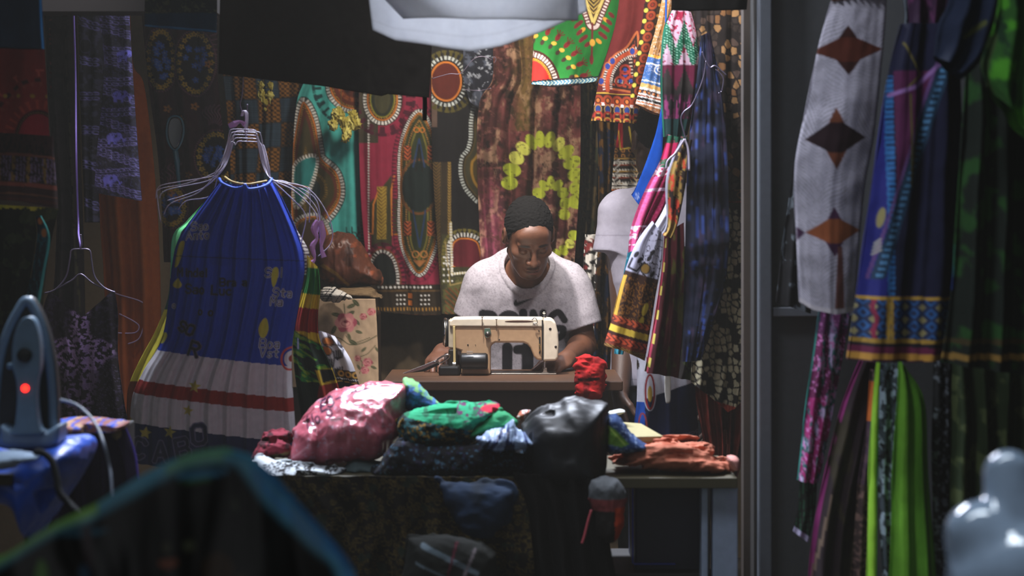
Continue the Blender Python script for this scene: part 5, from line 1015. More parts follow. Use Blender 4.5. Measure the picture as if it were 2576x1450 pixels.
# white garment: a wide open hem seen from below
def p_wh(c): c.blot(30, .5, (198, 202, 208), 3, .2, al=.5); c.put((c.V > .965)*.7, (140, 140, 136)); c.put((np.abs(c.V-.90) < .006)*.35, (150, 150, 148))
wg = empty('white_skirt', P(1200, -40, 4.9), 'white skirt hanging overhead with its wide round hem open toward the viewer', 'skirt')
cloth('front_panel', [(925, -150), (930, -40), (944, 84)], [(1452, -150), (1462, -60), (1473, 40)], 5.02, (206, 208, 210), p_wh, mt=M_THIN, B=[(0, 0), (.1, 26), (.25, 42), (.45, 66), (.6, 58), (.8, 32), (1, 0)], depth=0, folds=((.010, 1.5, .2), (.004, 4, 0)), bow=-.10, crump=.002, parent=wg, res=4)
cloth('back_panel', [(925, -150), (930, -60), (1006, 30)], [(1440, -150), (1455, -60), (1459, 36)], 4.75, (206, 208, 210), p_wh, mt=M_THIN, B=[(0, 0), (.4, 16), (.8, 12), (1, 0)], depth=0, folds=((.006, 1.5, .5),), bow=.16, crump=.002, parent=wg, res=4)
# ------------------------------------------------------------------ dresses hanging on the right of the stall
def p_z(c):
    z = np.abs(((c.X-1655)/44) % 1-.5)*2
    c.put(1.*(c.Y < 165), (206, 170, 186)); yz = 50+70*z; c.put((c.Y > yz)*(c.Y < yz+62)*1., (22, 92, 66)); m = (c.Y > yz)*(c.Y < yz+62); d = np.hypot(((c.X/6) % 1-.5), ((c.Y/7+np.floor(c.X/6)*.5) % 1-.5)); c.put(m*(d < .25)*1., (150, 200, 170))
    r = (~m)*(c.Y < 165)*(fbm(c.X/5, c.Y/6, 7, 2) > .60); c.put(r*1., (160, 36, 70)); c.poly([(1698, 30), (1712, 56), (1724, 30)], (150, 30, 60))
    c.put(np.clip((c.Y-162)/4, 0, 1), (96, 22, 50)); yz2 = 170+60*z; c.put((c.Y > 166)*(c.Y > yz2)*(c.Y < 240)*.8, (22, 44, 34)); c.put(np.clip((c.Y-215)/30, 0, 1)*(c.Y < 305), (24, 18, 20)); d2 = fbm(c.X/4, c.Y/22, 9, 3); c.put(np.clip((c.Y-235)/20, 0, 1)*(c.Y < 312)*np.clip((d2-.45)/.12, 0, 1)*.8, (140, 50, 100)); c.put((c.Y > 300)*1., (16, 46, 44)); c.put((c.U < .04)*1., (40, 120, 96))
cloth('zigzag_dress', [(1690, 22), (1668, 80), (1661, 200), (1668, 345)], [(1738, 30), (1752, 90), (1758, 200), (1728, 345)], 6.02, (206, 170, 186), p_z, depth=.07, folds=((.010, 3, .2), (.004, 7, 0)), crump=.004, res=2, label='dress bodice with green zigzags on pink and white at the top of the right bunch', cat='dress')
def p_pk(c):
    t = c.X+c.Y*.42; c.put((c.Y > 340)*(c.Y < 362)*1., (30, 84, 60)); y = c.Y+(c.X-1650)*.05
    c.put((y > 362)*(y < 402)*1., (188, 36, 84)); c.put((y > 402)*(y < 424)*1., (206, 160, 180)); c.put((y > 402)*(y < 422)*(c.X > 1660)*1., (24, 84, 56)); c.put((y > 424)*(y < 446)*1., (214, 190, 200)); m = (y > 424)*(y < 446)*(fbm(c.X/5, c.Y/6, 7, 2) > .6); c.put(m*1., (150, 40, 70))
    c.put((y > 446)*(c.U > .34)*1., (120, 20, 54)); c.put((y > 446)*(c.U <= .34)*1., (214, 84, 134)); c.put((np.abs(y-478) < 4)*1., (206, 180, 196)); c.blot(4, .6, (170, 50, 96), 9, .05, al=.5)
    c.put((y > 566)*(fbm(c.X/7, c.Y/8, 12, 2) > .62)*1., (232, 214, 226))
cloth('patchwork_dress', [(1678, 338), (1662, 400), (1622, 480), (1588, 570), (1580, 636)], [(1730, 340), (1722, 400), (1700, 480), (1660, 570), (1628, 610)], 5.98, (206, 84, 130), p_pk, T=[(0, 0), (.5, 6), (1, 0)], B=[(0, 0), (.4, 0), (.5, -40), (1, -20)], depth=.07, folds=((.012, 3.4, .1), (.004, 7, 0)), res=2, label='pink, magenta and green patchwork dress sleeve hanging below the zigzag bodice', cat='dress')
cloth('satin_scarf', [(1690, 462), (1672, 520), (1644, 570), (1632, 580)], [(1712, 470), (1700, 520), (1668, 580), (1650, 592)], 5.90, (206, 208, 222), lambda c: c.put((np.abs(c.U-.55) < .06)*.3, (120, 120, 150)), depth=.03, folds=((.004, 2, 0),), res=2.2, label='white satin sash among the bunched dresses', cat='sash', mt=M_SATIN)
def p_gs(c):
    y = c.Y-(c.X-1600)*.30; c.put((y < 690)*1., (170, 168, 186)); d = fbm(c.X/10, c.Y/12, 5, 2); c.put((y < 692)*(np.abs(d-.5) < .04)*(c.U > .3)*1., (28, 24, 30)); c.ell(1622, 676, 11, 12, (120, 92, 40)); c.ell(1622, 676, 12, 13, BK, w=3); c.line([(1590, 650), (1580, 672), (1600, 682), (1620, 660)], 5, (30, 26, 30))
    for (x_, y_) in ((1600, 640), (1608, 655), (1632, 650), (1640, 636), (1618, 700), (1640, 690)): c.ell(x_, y_, 5, 9, (30, 26, 30), rot=.6)
    c.put(np.clip((y-686)/3, 0, 1), (52, 30, 20)); c.put((y > 700)*(fbm(c.X/3, c.Y/4, 6, 2) > .58)*.8, (130, 84, 30)); c.put((c.U < .09)*(y > 700)*1., (206, 160, 60))
    c.ell(1621, 778, 7, 17, (206, 180, 60), rot=.35); c.ell(1610, 812, 7, 17, (206, 180, 60), rot=.35)
    q = y-824
    for (a, b, k) in ((-16, 0, (176, 76, 44)), (0, 9, (80, 36, 26)), (9, 26, (212, 180, 66)), (26, 34, (60, 26, 20)), (34, 52, (190, 76, 46)), (52, 60, (120, 50, 30)), (60, 99, (150, 110, 50))): c.put((q > a)*(q < b)*1., k)
    ch = (((c.X+np.abs(((q+16) % 18)-9)*1.3)/15) % 1) < .4; c.put(ch*(((q > -16)*(q < 0))+((q > 34)*(q < 56)) > 0)*1., (90, 36, 26)); c.put((q > 60)*(((c.Y/3.5) % 1) < .5)*1., (60, 36, 20))
cloth('gold_border_dress', [(1640, 556), (1600, 612), (1566, 700), (1540, 800), (1519, 868)], [(1668, 590), (1664, 660), (1650, 740), (1634, 840), (1622, 908)], 5.86, (170, 168, 186), p_gs, B=[(0, 0), (.5, -6), (1, 0)], depth=.09, folds=((.008, 2.2, .4),), crump=.003, res=2, label='flared dress with brown panel and bright gold band at its hem', cat='dress')
def p_dr(c): c.put((c.U < .08)*1., (176, 60, 84)); c.put((c.U > .04)*(c.U < .12)*(((c.Y/60) % 1) < .4), (206, 190, 90)); c.blot(14, .58, (70, 66, 20), 4, .1, 40)
cloth('dark_red_dress', [(1672, 590), (1662, 700), (1640, 840), (1622, 935)], [(1720, 560), (1722, 700), (1716, 840), (1706, 950)], 5.98, (66, 14, 20), p_dr, depth=.06, folds=((.014, 2.5, .3),), label='dark red dress with a pink piped edge beside the gold bordered dress', cat='dress')
def p_bw2(c): c.blot(9, .52, (150, 120, 60), 5, .06, 22); c.blot(9, .62, (190, 60, 40), 15, .06, 30); c.put((c.U < .12)*1., (196, 196, 214))
cloth('striped_scarf', [(1712, 352), (1690, 400), (1674, 460), (1676, 560), (1662, 590)], [(1742, 352), (1730, 420), (1722, 480), (1706, 560), (1690, 600)], 5.88, (40, 28, 24), p_bw2, depth=.04, folds=((.008, 2, 0),), res=2.1, label='dark scarf with red and yellow flecks knotted among the right dresses', cat='scarf')
def p_sh(c): c.put(np.clip((fbm(c.X/3.2+.5*np.sin(c.Y/24), c.Y/110, 4, 2)-.66)/.08, 0, 1)*.45, (60, 88, 170)); c.blot(10, .6, (50, 40, 60), 9, .1, 60)
cloth('navy_gathered_dress', [(1764, 90), (1746, 250), (1730, 400), (1722, 700), (1716, 910)], [(1786, 80), (1818, 250), (1832, 480), (1826, 700), (1762, 905)], 5.93, (24, 28, 46), p_sh, depth=.08, folds=((.009, 5, .2), (.004, 13, 0)), wob=.35, crump=.012, label='dark navy gathered dress in the middle of the right bunch', cat='dress')
def p_tw(c): c.blot(16, .54, (56, 66, 26), 5, .06, 26); c.text('T', 1690, 780, 30, (90, 96, 30), 5, .2); c.text('S', 1694, 820, 30, (90, 96, 30), 5, .2)
cloth('olive_print_dress', [(1722, 620), (1716, 760), (1708, 900), (1696, 950)], [(1786, 620), (1790, 760), (1780, 900), (1770, 960)], 6.14, (30, 22, 18), p_tw, depth=.05, folds=((.012, 3, .2),), label='dark dress with faint olive symbols right of the dark red dress', cat='dress')
def p_leaf(c):
    f1, f2, idd, an = vor(c.X/16, c.Y/20, 5); cell = (f2-f1)
    pal = np.array([lin(k) for k in ((190, 166, 124), (130, 90, 54), (84, 66, 56), (56, 46, 40), (160, 120, 76))]); C = pal[np.clip((idd*5).astype(int), 0, 4)]
    up = (c.Y < 480); c.put(np.clip((cell-.14)/.08, 0, 1)*up*(idd > .35)*.9, C)
    g1, g2, gid, _ = vor(c.X/15+.6*fbm(c.X/20, c.Y/20, 3), c.Y/18, 15); m2 = (c.Y > 520); lit_ = np.clip(((g2-g1)-.16)/.08, 0, 1)*m2; c.put(lit_*(gid > .25)*1., (196, 184, 150)); c.put((c.U > .45)*(c.Y > 500)*0., (0, 0, 0))
    c.rect(1848, 480, 1874, 503, (30, 24, 22)); c.ell(1861, 491, 8, 8, (150, 110, 66), w=2.5); c.rect(1846, 478, 1876, 480, (150, 110, 66)); c.put((np.abs(c.Y-508) < 2)*1., (130, 40, 34))
    c.put((c.U < .035)*(c.Y > 120)*(c.Y < 520)*.7, (180, 180, 170)); c.put((c.Y > 992+(c.X-1740)*.28)*1., (150, 44, 32)); c.put((c.Y > 1020)*(((c.X/7) % 1) < .5)*.5, (190, 90, 60))
cloth('leaf_print_dress', [(1742, -60), (1744, 20), (1748, 300), (1756, 600), (1746, 820), (1738, 962)], [(1890, -60), (1890, 20), (1886, 300), (1884, 520), (1892, 700), (1888, 900), (1868, 1010)], 6.04, (34, 27, 24), p_leaf, B=[(0, 0), (.4, 20), (.7, 40), (1, 0)], depth=.07, folds=((.014, 3, .3), (.005, 7, 0)), crump=.004, res=2.1, label='long dark dress with cream leaf and giraffe patches beside the grey door frame', cat='dress')
def p_rust(c): c.blot(18, .54, (96, 30, 22), 4, .1, 60); c.put((np.abs(c.X-1822) < 7)*(c.Y > 1080)*(((c.X/5) % 1) < .4), (206, 130, 110))
cloth('rust_ruffle_skirt', [(1752, 930), (1750, 1000), (1764, 1080), (1776, 1160), (1782, 1215)], [(1895, 600), (1893, 800), (1890, 1000), (1876, 1120), (1850, 1215)], 6.12, (132, 46, 32), p_rust, depth=.08, folds=((.024, 5, .2), (.008, 9, 0)), wob=.2, label='rust red ruffled skirt under the leaf print dress by the door frame', cat='skirt', mt=M_SATIN)
cloth('blue_folder_bag', [(1674, -60), (1670, 200), (1654, 316), (1628, 400), (1600, 470), (1588, 490)], [(1678, -60), (1676, 200), (1668, 322), (1664, 400), (1640, 480), (1610, 520)], 6.2, (24, 92, 200), lambda c: c.text('s', 1598, 480, 20, (200, 220, 250), 2), T=None, depth=.01, folds=((.001, 1, 0),), res=2.4, label='slanted bright blue bag edge with white lettering behind the patchwork dress', cat='bag')
def p_tur(c): c.put((c.Y > 560)*1., (40, 130, 150)); c.blot(10, .55, (90, 180, 200), 4, .1)
cloth('turquoise_sleeve_top', [(1592, 560), (1578, 640), (1560, 740), (1545, 890)], [(1640, 560), (1622, 640), (1600, 740), (1568, 892)], 6.06, (40, 130, 150), p_tur, depth=.03, folds=((.004, 2, 0),), label='turquoise top showing behind the gold bordered dress', cat='top')
def p_tar(c):
    c.put(np.clip((c.Y-(1010-.35*(c.X-1600)))/2, 0, 1)*(c.X > 1622)*1., (22, 28, 62)); c.put((c.X <= 1622)*(c.Y > 1012)*1., (30, 80, 170)); c.text('Tarrafal', 1676, 1096, 24, (34, 36, 66), 3, -.28, (84, 86, 112), 2)
    c.ell(1634, 985, 11, 42, (150, 34, 40), w=5); c.ell(1634, 990, 6, 20, (196, 160, 60)); c.ell(1634, 985, 15, 47, (200, 200, 206), w=2); c.ell(1616, 1080, 10, 40, (150, 60, 60), w=4); c.put((np.abs(c.X-1636) < 10)*(c.Y < 940)*1., (150, 24, 48)); c.put((np.abs(c.X-1600-4*np.sin(c.Y/9)) < 4)*(c.Y < 930)*1., (70, 60, 50))
cloth('flag_dress', [(1602, 900), (1602, 1000), (1596, 1070), (1592, 1220)], [(1742, 900), (1750, 1000), (1756, 1070), (1764, 1220)], 6.21, (214, 212, 222), p_tar, depth=.07, folds=((.010, 3, .2),), crump=.002, res=2.1, label='white and navy dress with the word Tarrafal below the right bunch', cat='dress')
pouch('price_tag', [(1671, 945), (1680, 938), (1687, 945), (1688, 1005), (1681, 1016), (1673, 1008)], 6.1, .006, .006, (196, 190, 180), None, .0022, .001, label='long blank cream tag hanging below the olive print dress', cat='tag')
Y = 5.82
hanger('clothes_hanger', [[(1766, 130, Y), (1774, 150, Y), (1786, 170, Y), (1800, 166, Y), (1828, 190, Y)], [(1776, 152, Y), (1768, 200, Y), (1742, 262, Y), (1722, 280, Y), (1713, 300, Y), (1722, 340, Y), (1730, 380, Y), (1728, 430, Y)]], .0019, M_WIRED, 'white wire hanger sticking out of the right bunch with its hook at the upper right')
hanger('clothes_hanger', [[(1800, 175, Y+.1), (1812, 185, Y+.1), (1820, 200, Y+.1), (1816, 230, Y+.1)], [(1816, 230, Y+.1), (1800, 238, Y+.1), (1780, 240, Y+.1)]], .0018, M_WIRED, 'small grey wire hanger tip behind the white hook on the right')
hanger('clothes_hanger', [[(1722, 350, Y-.03), (1716, 360, Y-.03), (1700, 385, Y-.03), (1680, 405, Y-.03), (1676, 425, Y-.03)], [(1722, 350, Y-.03), (1732, 380, Y-.03), (1734, 430, Y-.03)]], .003, M_WIRE, 'thick white hanger end caught in the knotted scarf on the right')
# ------------------------------------------------------------------ front counter
M_BRD = mat('olive_board', (64, 58, 34), .6, bump=.1, bscale=30)
ct = empty('counter_table', P(1250, 1450, 5.4)[:2]+(0,), 'front counter board on pale metal legs under the cloth heap', 'counter')
ctz = P(0, 1203, 5.05)[2]
box('board', P(640, 0, 5.05)[0], P(1856, 0, 5.05)[0], 5.05, 5.52, ctz-.024, ctz, M_BRD, ct, .002)
for (xa, xb) in ((1762, 1778), (1790, 1853)): box('leg', P(xa, 0, 5.12)[0], P(xb, 0, 5.12)[0], 5.09, 5.15, 0, ctz-.024, mat('pale_blue_metal', (150, 166, 190), .45, metal=.2, bump=.1, bscale=40), ct, .003)
box('leg', P(690, 0, 5.45)[0], P(720, 0, 5.45)[0], 5.42, 5.46, 0, ctz-.024, _m['pale_blue_metal'], ct, .003)
box('rear_leg', P(1780, 0, 5.48)[0], P(1810, 0, 5.48)[0], 5.44, 5.48, 0, ctz-.024, _m['pale_blue_metal'], ct, .003) if False else None
bxx = box('blue_edged_crate', P(1592, 0, 5.3)[0], P(1755, 0, 5.3)[0], 5.22, 5.5, P(0, 1425, 5.3)[2], ctz-.03, mat('dark_navy_plastic', (26, 30, 58), .5), None, .006, label='dark navy crate with a blue left edge under the counter', cat='crate')
box('crate_edge', P(1590, 0, 5.2)[0], P(1594, 0, 5.2)[0], 5.205, 5.22, P(0, 1420, 5.2)[2], ctz-.04, mat('blue_edge', (50, 70, 190), .4), bxx, .001)
box('crate_edge', P(1594, 0, 5.2)[0], P(1700, 0, 5.2)[0], 5.205, 5.22, P(0, 1423, 5.2)[2], P(0, 1419, 5.2)[2], _m['blue_edge'], bxx, .001)
box('low_shelf', P(1300, 0, 5.2)[0], P(1790, 0, 5.2)[0], 5.16, 5.55, P(0, 1437, 5.2)[2]-.02, P(0, 1437, 5.2)[2], M_DARK, None, .002, label='dark low shelf under the counter near the floor', cat='shelf')
def p_leop(c): f1, f2, idd, _ = vor(c.X/17, c.Y/15, 5); c.put(np.clip((.30-np.abs(f1-.42)*3.2)*3, 0, 1)*.7*(idd > .2), (124, 104, 50)); c.put((f1 < .25)*(idd > .5)*.5, (96, 76, 34)); c.blot(26, .6, (36, 44, 34), 8, .1)
cloth('leopard_cloth', [(628, 1196), (640, 1300), (650, 1520)], [(1290, 1200), (1330, 1300), (1350, 1520)], 5.0, (26, 20, 15), p_leop, folds=((.026, 7, .1), (.008, 15, 0)), crump=.006, res=2.8, ramp=(.3, 1), label='dark leopard spotted cloth hanging down the front of the counter', cat='cloth')
cloth('dark_cloth', [(1290, 1190), (1310, 1300), (1330, 1520)], [(1500, 1205), (1520, 1300), (1560, 1520)], 5.02, (20, 18, 17), None, folds=((.026, 4, .1),), res=4, ramp=(.3, 1), label='plain black cloth hanging under the black bag at the counter front', cat='cloth')
def p_navyb(c): c.blot(40, .5, (34, 44, 58), 3, .2)
pouch('navy_bag', [(1088, 1196), (1150, 1212), (1280, 1226), (1286, 1270), (1262, 1330), (1225, 1366), (1190, 1360), (1140, 1310), (1112, 1260)], 4.90, .05, .06, (40, 56, 80), p_navyb, .005, .010, 9, (1, 1.6), seed=5, label='dark navy bag drooping over the counter edge in the middle', cat='bag', m=M_CLOTH)
def p_chk(c):
    for (a, b, w, k) in (((1066, 1366), (1200, 1432), 13, (96, 108, 116)), ((1050, 1408), (1180, 1470), 6, (96, 108, 116)), ((1196, 1376), (1160, 1460), 7, (110, 100, 104)), ((1150, 1360), (1120, 1470), 5, (96, 34, 50))): c.line([a, b], w, k)
pouch('checked_bag', [(1030, 1352), (1130, 1346), (1214, 1362), (1250, 1392), (1262, 1500), (1000, 1500)], 4.80, .06, .05, (30, 31, 28), p_chk, .0038, .006, 10, seed=7, smooth=False, label='dark checked bag with grey stripes at the bottom centre', cat='bag')
# the heap of clothes on the counter
def p_pink(c):
    c.blot(34, .52, (150, 60, 76), 3, .2, al=.5); c.blot(10, .63, (214, 190, 210), 9, .1, al=.4)
    c.text('Novo', 776, 1046, 24, (56, 36, 60), 4, -.5, None, 0, .3); c.text('ES', 806, 1010, 22, (56, 36, 60), 5, -.5)
    c.line([(850, 1000), (890, 982), (930, 975)], 4, (90, 50, 80))
pouch('pink_plastic_bag', [(722, 1150), (730, 1100), (732, 1070), (770, 1030), (820, 992), (880, 966), (930, 958), (985, 962), (1020, 966), (1026, 992), (1018, 1040), (1010, 1100), (960, 1150), (850, 1165), (760, 1166)], 5.30, .15, .11, (206, 110, 124), p_pink, .0034, .008, 12, (1, .6), M_PLAST, 4, ridge=True, lean=.03, zmin=ctz+.0015, label='large pink translucent plastic bag with printed letters on the heap', cat='bag')
def p_mc(c): c.put((np.abs((c.Y+c.X*.2)-1280) < 4)*1., (120, 110, 70)); c.blot(10, .56, (60, 18, 26), 3, .1)
pouch('maroon_towel', [(634, 1180), (640, 1130), (660, 1100), (690, 1086), (730, 1088), (742, 1130), (730, 1160), (700, 1150), (660, 1165)], 5.28, .08, .03, (132, 40, 56), p_mc, .0036, .010, 16, (1, 2), seed=6, zmin=ctz+.0015, label='folded maroon towel left of the pink plastic bag', cat='towel')
def p_gw(c): n = fbm(c.X/14, c.Y/8, 3, 3); c.put(np.clip((np.abs(n-.5)-.03)/-.02+1, 0, 1)*(c.Y > 1160)*1., (34, 32, 34)); c.put((n > .62)*(c.Y > 1165)*1., (30, 28, 30))
pouch('black_white_garment', [(634, 1160), (650, 1146), (700, 1160), (760, 1168), (830, 1176), (880, 1190), (872, 1206), (800, 1212), (720, 1214), (680, 1210), (656, 1186)], 5.16, .10, .03, (186, 192, 196), p_gw, .0036, .007, 18, (1, 2), seed=8, zmin=ctz+.0015, label='grey white garment with black scribble print at the front left of the heap', cat='garment')
pouch('grey_green_shirt', [(760, 1170), (840, 1180), (880, 1158), (900, 1150), (950, 1160), (1040, 1172), (1060, 1200), (900, 1206), (760, 1204)], 5.24, .10, .03, (62, 74, 74), None, .0045, .008, 12, (1, 2), seed=9, zmin=ctz+.0015, label='flat grey green shirt under the front of the heap', cat='shirt')
def p_bg(c): c.put((c.Y < 975+.0*(c.X))*1., (130, 176, 110)); c.put((c.Y-(.62*(c.X-1020)) < 963)*1., (120, 170, 110)); c.blot(7, .52, (60, 104, 176), 4, .1, al=.8)
pouch('blue_green_scarf', [(1012, 956), (1024, 950), (1060, 970), (1090, 1000), (1106, 1020), (1080, 1032), (1030, 1036), (1012, 1010)], 5.34, .07, .03, (44, 70, 110), p_bg, .0034, .006, 20, seed=10, zmin=ctz+.0015, label='blue scarf with pale green edge peaking beside the pink bag', cat='scarf')
def p_gr(c):
    c.blot(16, .57, (26, 60, 44), 6, .06, al=.7); m = (c.Y > 1040+.18*(c.X-1010))*(c.X < 1230); c.put(m*1., (18, 30, 28)); c.put(m*(fbm(c.X/12, c.Y/8, 14, 3) > .57)*1., (30, 80, 84)); c.put(m*(fbm(c.X/8, c.Y/6, 24, 3) > .64)*1., (130, 100, 40)); c.put((fbm(c.X/9, c.Y/7, 31, 2) > .62)*(c.X > 1150)*(c.Y < 1050)*1., (90, 40, 80))
    c.ell(1236, 1022, 26, 8, (190, 36, 60))
pouch('green_print_dress', [(1000, 1100), (1000, 1065), (1020, 1038), (1060, 1024), (1120, 1016), (1190, 1013), (1240, 1012), (1262, 1024), (1240, 1052), (1210, 1080), (1200, 1110), (1150, 1136), (1060, 1146), (1016, 1136)], 5.22, .13, .06, (36, 150, 104), p_gr, .0034, .008, 14, (1, 1.8), seed=11, zmin=ctz+.0015, label='green dress with dark patterned front in the middle of the heap', cat='dress')
pouch('green_shirt', [(1170, 1100), (1190, 1070), (1230, 1044), (1265, 1034), (1290, 1044), (1304, 1060), (1290, 1080), (1240, 1090), (1200, 1104)], 5.17, .06, .025, (46, 140, 92), None, .0036, .007, 18, (1, 2), seed=12, zmin=ctz+.0015, label='rolled plain green shirt between the green dress and black bag', cat='shirt')
def p_sat(c): n = fbm((c.X-1290)/5/(.4+np.abs(c.Y-1050)/60), c.Y/34, 5, 3); c.put(np.clip((n-.5)/.1, 0, 1), (34, 60, 130)); c.put(np.clip((n-.62)/.08, 0, 1), (20, 30, 70))
pouch('blue_white_satin_scarf', [(1194, 1104), (1220, 1084), (1262, 1074), (1290, 1052), (1300, 1060), (1310, 1078), (1332, 1100), (1346, 1118), (1310, 1130), (1280, 1136), (1230, 1132)], 5.06, .06, .035, (176, 198, 232), p_sat, .003, .008, 26, (1.4, .4), M_SATIN, 13, zmin=ctz+.0015, label='gathered shiny blue and white scarf in front of the black bag', cat='scarf')
pouch('dark_print_bundle', [(1000, 1100), (1100, 1120), (1200, 1112), (1320, 1126), (1360, 1150), (1360, 1206), (1000, 1206), (930, 1206), (960, 1160)], 5.13, .07, .05, (22, 22, 26), lambda c: (c.blot(9, .6, (40, 36, 60), 3, .08), c.blot(6, .66, (60, 90, 110), 13, .05)), .004, .012, 14, seed=14, zmin=ctz+.0015, label='dark printed bundle filling the front of the heap under the green dress', cat='bundle')
pouch('orange_knot_cloth', [(1296, 1052), (1300, 1036), (1318, 1030), (1334, 1034), (1326, 1050), (1308, 1060)], 5.26, .04, .02, (150, 84, 60), lambda c: c.blot(5, .5, (200, 190, 190), 3, .1), .003, .004, 30, seed=15, label='tiny orange and white cloth knot behind the blue white scarf', cat='cloth')
pouch('black_plastic_bag', [(1306, 1090), (1318, 1060), (1340, 1032), (1372, 1018), (1400, 1012), (1420, 1000), (1450, 996), (1490, 1004), (1528, 1006), (1534, 1030), (1532, 1120), (1524, 1200), (1500, 1232), (1400, 1236), (1330, 1210)], 5.14, .15, .07, (22, 23, 26), None, .0042, .0055, 7, (1, .7), mat('black_film', None, .5, spec=.45, bump=.15, bscale=30), 16, ridge=True, label='big black plastic bag at the right of the heap', cat='bag')
def p_den(c):
    c.put((fbm(c.X/6, c.Y/6, 4, 3) > .6)*.7, (120, 140, 170)); c.poly([(1520, 1060), (1545, 1075), (1580, 1112), (1560, 1120), (1520, 1110)], (90, 130, 44)); c.line([(1528, 1068), (1568, 1112)], 4, (150, 176, 80))
pouch('denim_notebook', [(1520, 1050), (1548, 1042), (1562, 1056), (1588, 1092), (1630, 1122), (1620, 1134), (1580, 1140), (1530, 1142), (1518, 1120)], 5.14, .06, .015, (40, 62, 104), p_den, .0036, .003, 20, seed=17, smooth=False, zmin=ctz+.0015, label='blue denim pouch with a green leaf print right of the black bag', cat='pouch')
mg = empty('magazine', P(1600, 1080, 5.3), 'open magazine with cream pages behind the orange folded cloth', 'magazine')
V = [P(1560, 1062, 5.40), P(1612, 1066, 5.42), P(1668, 1098, 5.2), P(1590, 1100, 5.15)]; V = V+[(v[0], v[1], v[2]-.012) for v in V]
link('page_block', V, [(0, 1, 2, 3)[::-1], (4, 5, 6, 7), (0, 1, 5, 4), (1, 2, 6, 5), (2, 3, 7, 6), (3, 0, 4, 7)], mat('page_cream', (150, 140, 96), .6), mg, False)
V = [(v[0], v[1]-.005, v[2]-.013) for v in V]; link('cover', V, [(0, 1, 2, 3)[::-1], (4, 5, 6, 7), (0, 1, 5, 4), (1, 2, 6, 5), (2, 3, 7, 6), (3, 0, 4, 7)], mat('cover_orange', (160, 90, 40), .4), mg, False)
pouch('white_paper_fold', [(1532, 1036), (1560, 1030), (1576, 1036), (1556, 1044), (1534, 1046)], 5.36, .03, .01, (200, 206, 200), None, .003, .002, 30, seed=18, label='small folded white paper behind the denim pouch', cat='paper')
def p_or(c): c.blot(30, .55, (150, 74, 50), 3, .2, 14)
pouch('orange_trousers', [(1526, 1150), (1560, 1136), (1590, 1108), (1640, 1092), (1700, 1094), (1760, 1100), (1792, 1118), (1812, 1140), (1846, 1156), (1858, 1170), (1850, 1186), (1810, 1198), (1760, 1196), (1700, 1186), (1600, 1184), (1530, 1178)], 5.20, .13, .045, (178, 108, 84), p_or, .0036, .012, 9, (1, 3), seed=19, ridge=True, zmin=ctz+.0015, label='folded orange brown trousers at the right end of the counter', cat='trousers')
pouch('rolled_cuff', [(1828, 1150), (1844, 1146), (1858, 1156), (1858, 1180), (1848, 1184), (1834, 1170)], 5.10, .04, .012, (200, 140, 130), None, .0028, .002, 20, seed=20, zmin=ctz+.0015, label='pale pink rolled cloth tip at the far right corner of the counter', cat='cloth')
# plastic bag hanging under the counter
def p_hb(c): c.put((c.Y > 1252)*1., (130, 60, 60)); c.put((c.Y > 1280)*1., (30, 26, 24)); c.put((c.Y > 1275)*(c.X > 1545)*1., (176, 60, 30))
pouch('hanging_plastic_bag', [(1490, 1206), (1540, 1200), (1562, 1212), (1576, 1250), (1574, 1310), (1560, 1350), (1530, 1366), (1500, 1350), (1488, 1290), (1480, 1250)], 4.98, .05, .04, (96, 100, 104), p_hb, .0038, .006, 14, (2, 1), M_CLOTH, 21, label='cloudy plastic bag with an orange item hanging under the counter', cat='bag')
wire('pink_strap', [(1488, 1284, 4.96), (1480, 1310, 4.96), (1470, 1350, 4.96), (1464, 1368, 4.96)], .003, mat('pink_strap', (190, 80, 90), .5), label='thin pink strap dangling left of the cloudy plastic bag', cat='strap')
# ------------------------------------------------------------------ ironing table, iron and cords
YI = 4.15
iz = P(0, 1128, YI)[2]
it = empty('ironing_table', P(-40, 1200, 4.2)[:2]+(0,), 'low table under the bright blue cloth carrying the iron', 'table')
box('top', P(-220, 0, 4.2)[0], P(96, 0, 4.2)[0], 3.98, 4.40, iz-.05, iz-.03, M_BRD, it, .003)
for xx in (-200, 60): box('leg', P(xx, 0, 4.2)[0], P(xx+25, 0, 4.2)[0], 4.2, 4.23, 0, iz-.05, M_DARK, it, .003)
def p_bl(c): c.blot(60, .5, (24, 66, 150), 3, .2)
bc = pouch('blue_table_cloth', [(-200, 1130), (0, 1132), (140, 1104), (190, 1096), (222, 1110), (226, 1150), (170, 1250), (110, 1330), (90, 1370), (60, 1290), (20, 1260), (-200, 1280)], 4.18, .20, .05, (28, 84, 196), p_bl, .006, .010, 6, (1, 1), M_SATIN, 22, label='bright blue satin cloth spread under the iron', cat='cloth')
pouch('pale_cloth', [(-200, 1150), (-40, 1142), (30, 1136), (80, 1140), (110, 1152), (60, 1166), (0, 1184), (-200, 1190)], 3.94, .05, .02, (150, 166, 186), None, .004, .006, 12, (1, 2), seed=23, label='pale grey cloth crumpled in front of the iron', cat='cloth')
def p_mag(c): c.blot(12, .5, (190, 150, 120), 3, .1, 5); c.blot(12, .56, (60, 90, 190), 9, .06, 5)
pouch('magazine_pile', [(140, 1070), (150, 1056), (230, 1054), (308, 1062), (316, 1072), (300, 1084), (200, 1088), (146, 1090)], 4.7, .12, .012, (150, 96, 96), p_mag, .004, .002, 20, seed=24, label='thin pile of glossy printed sheets behind the iron', cat='papers')
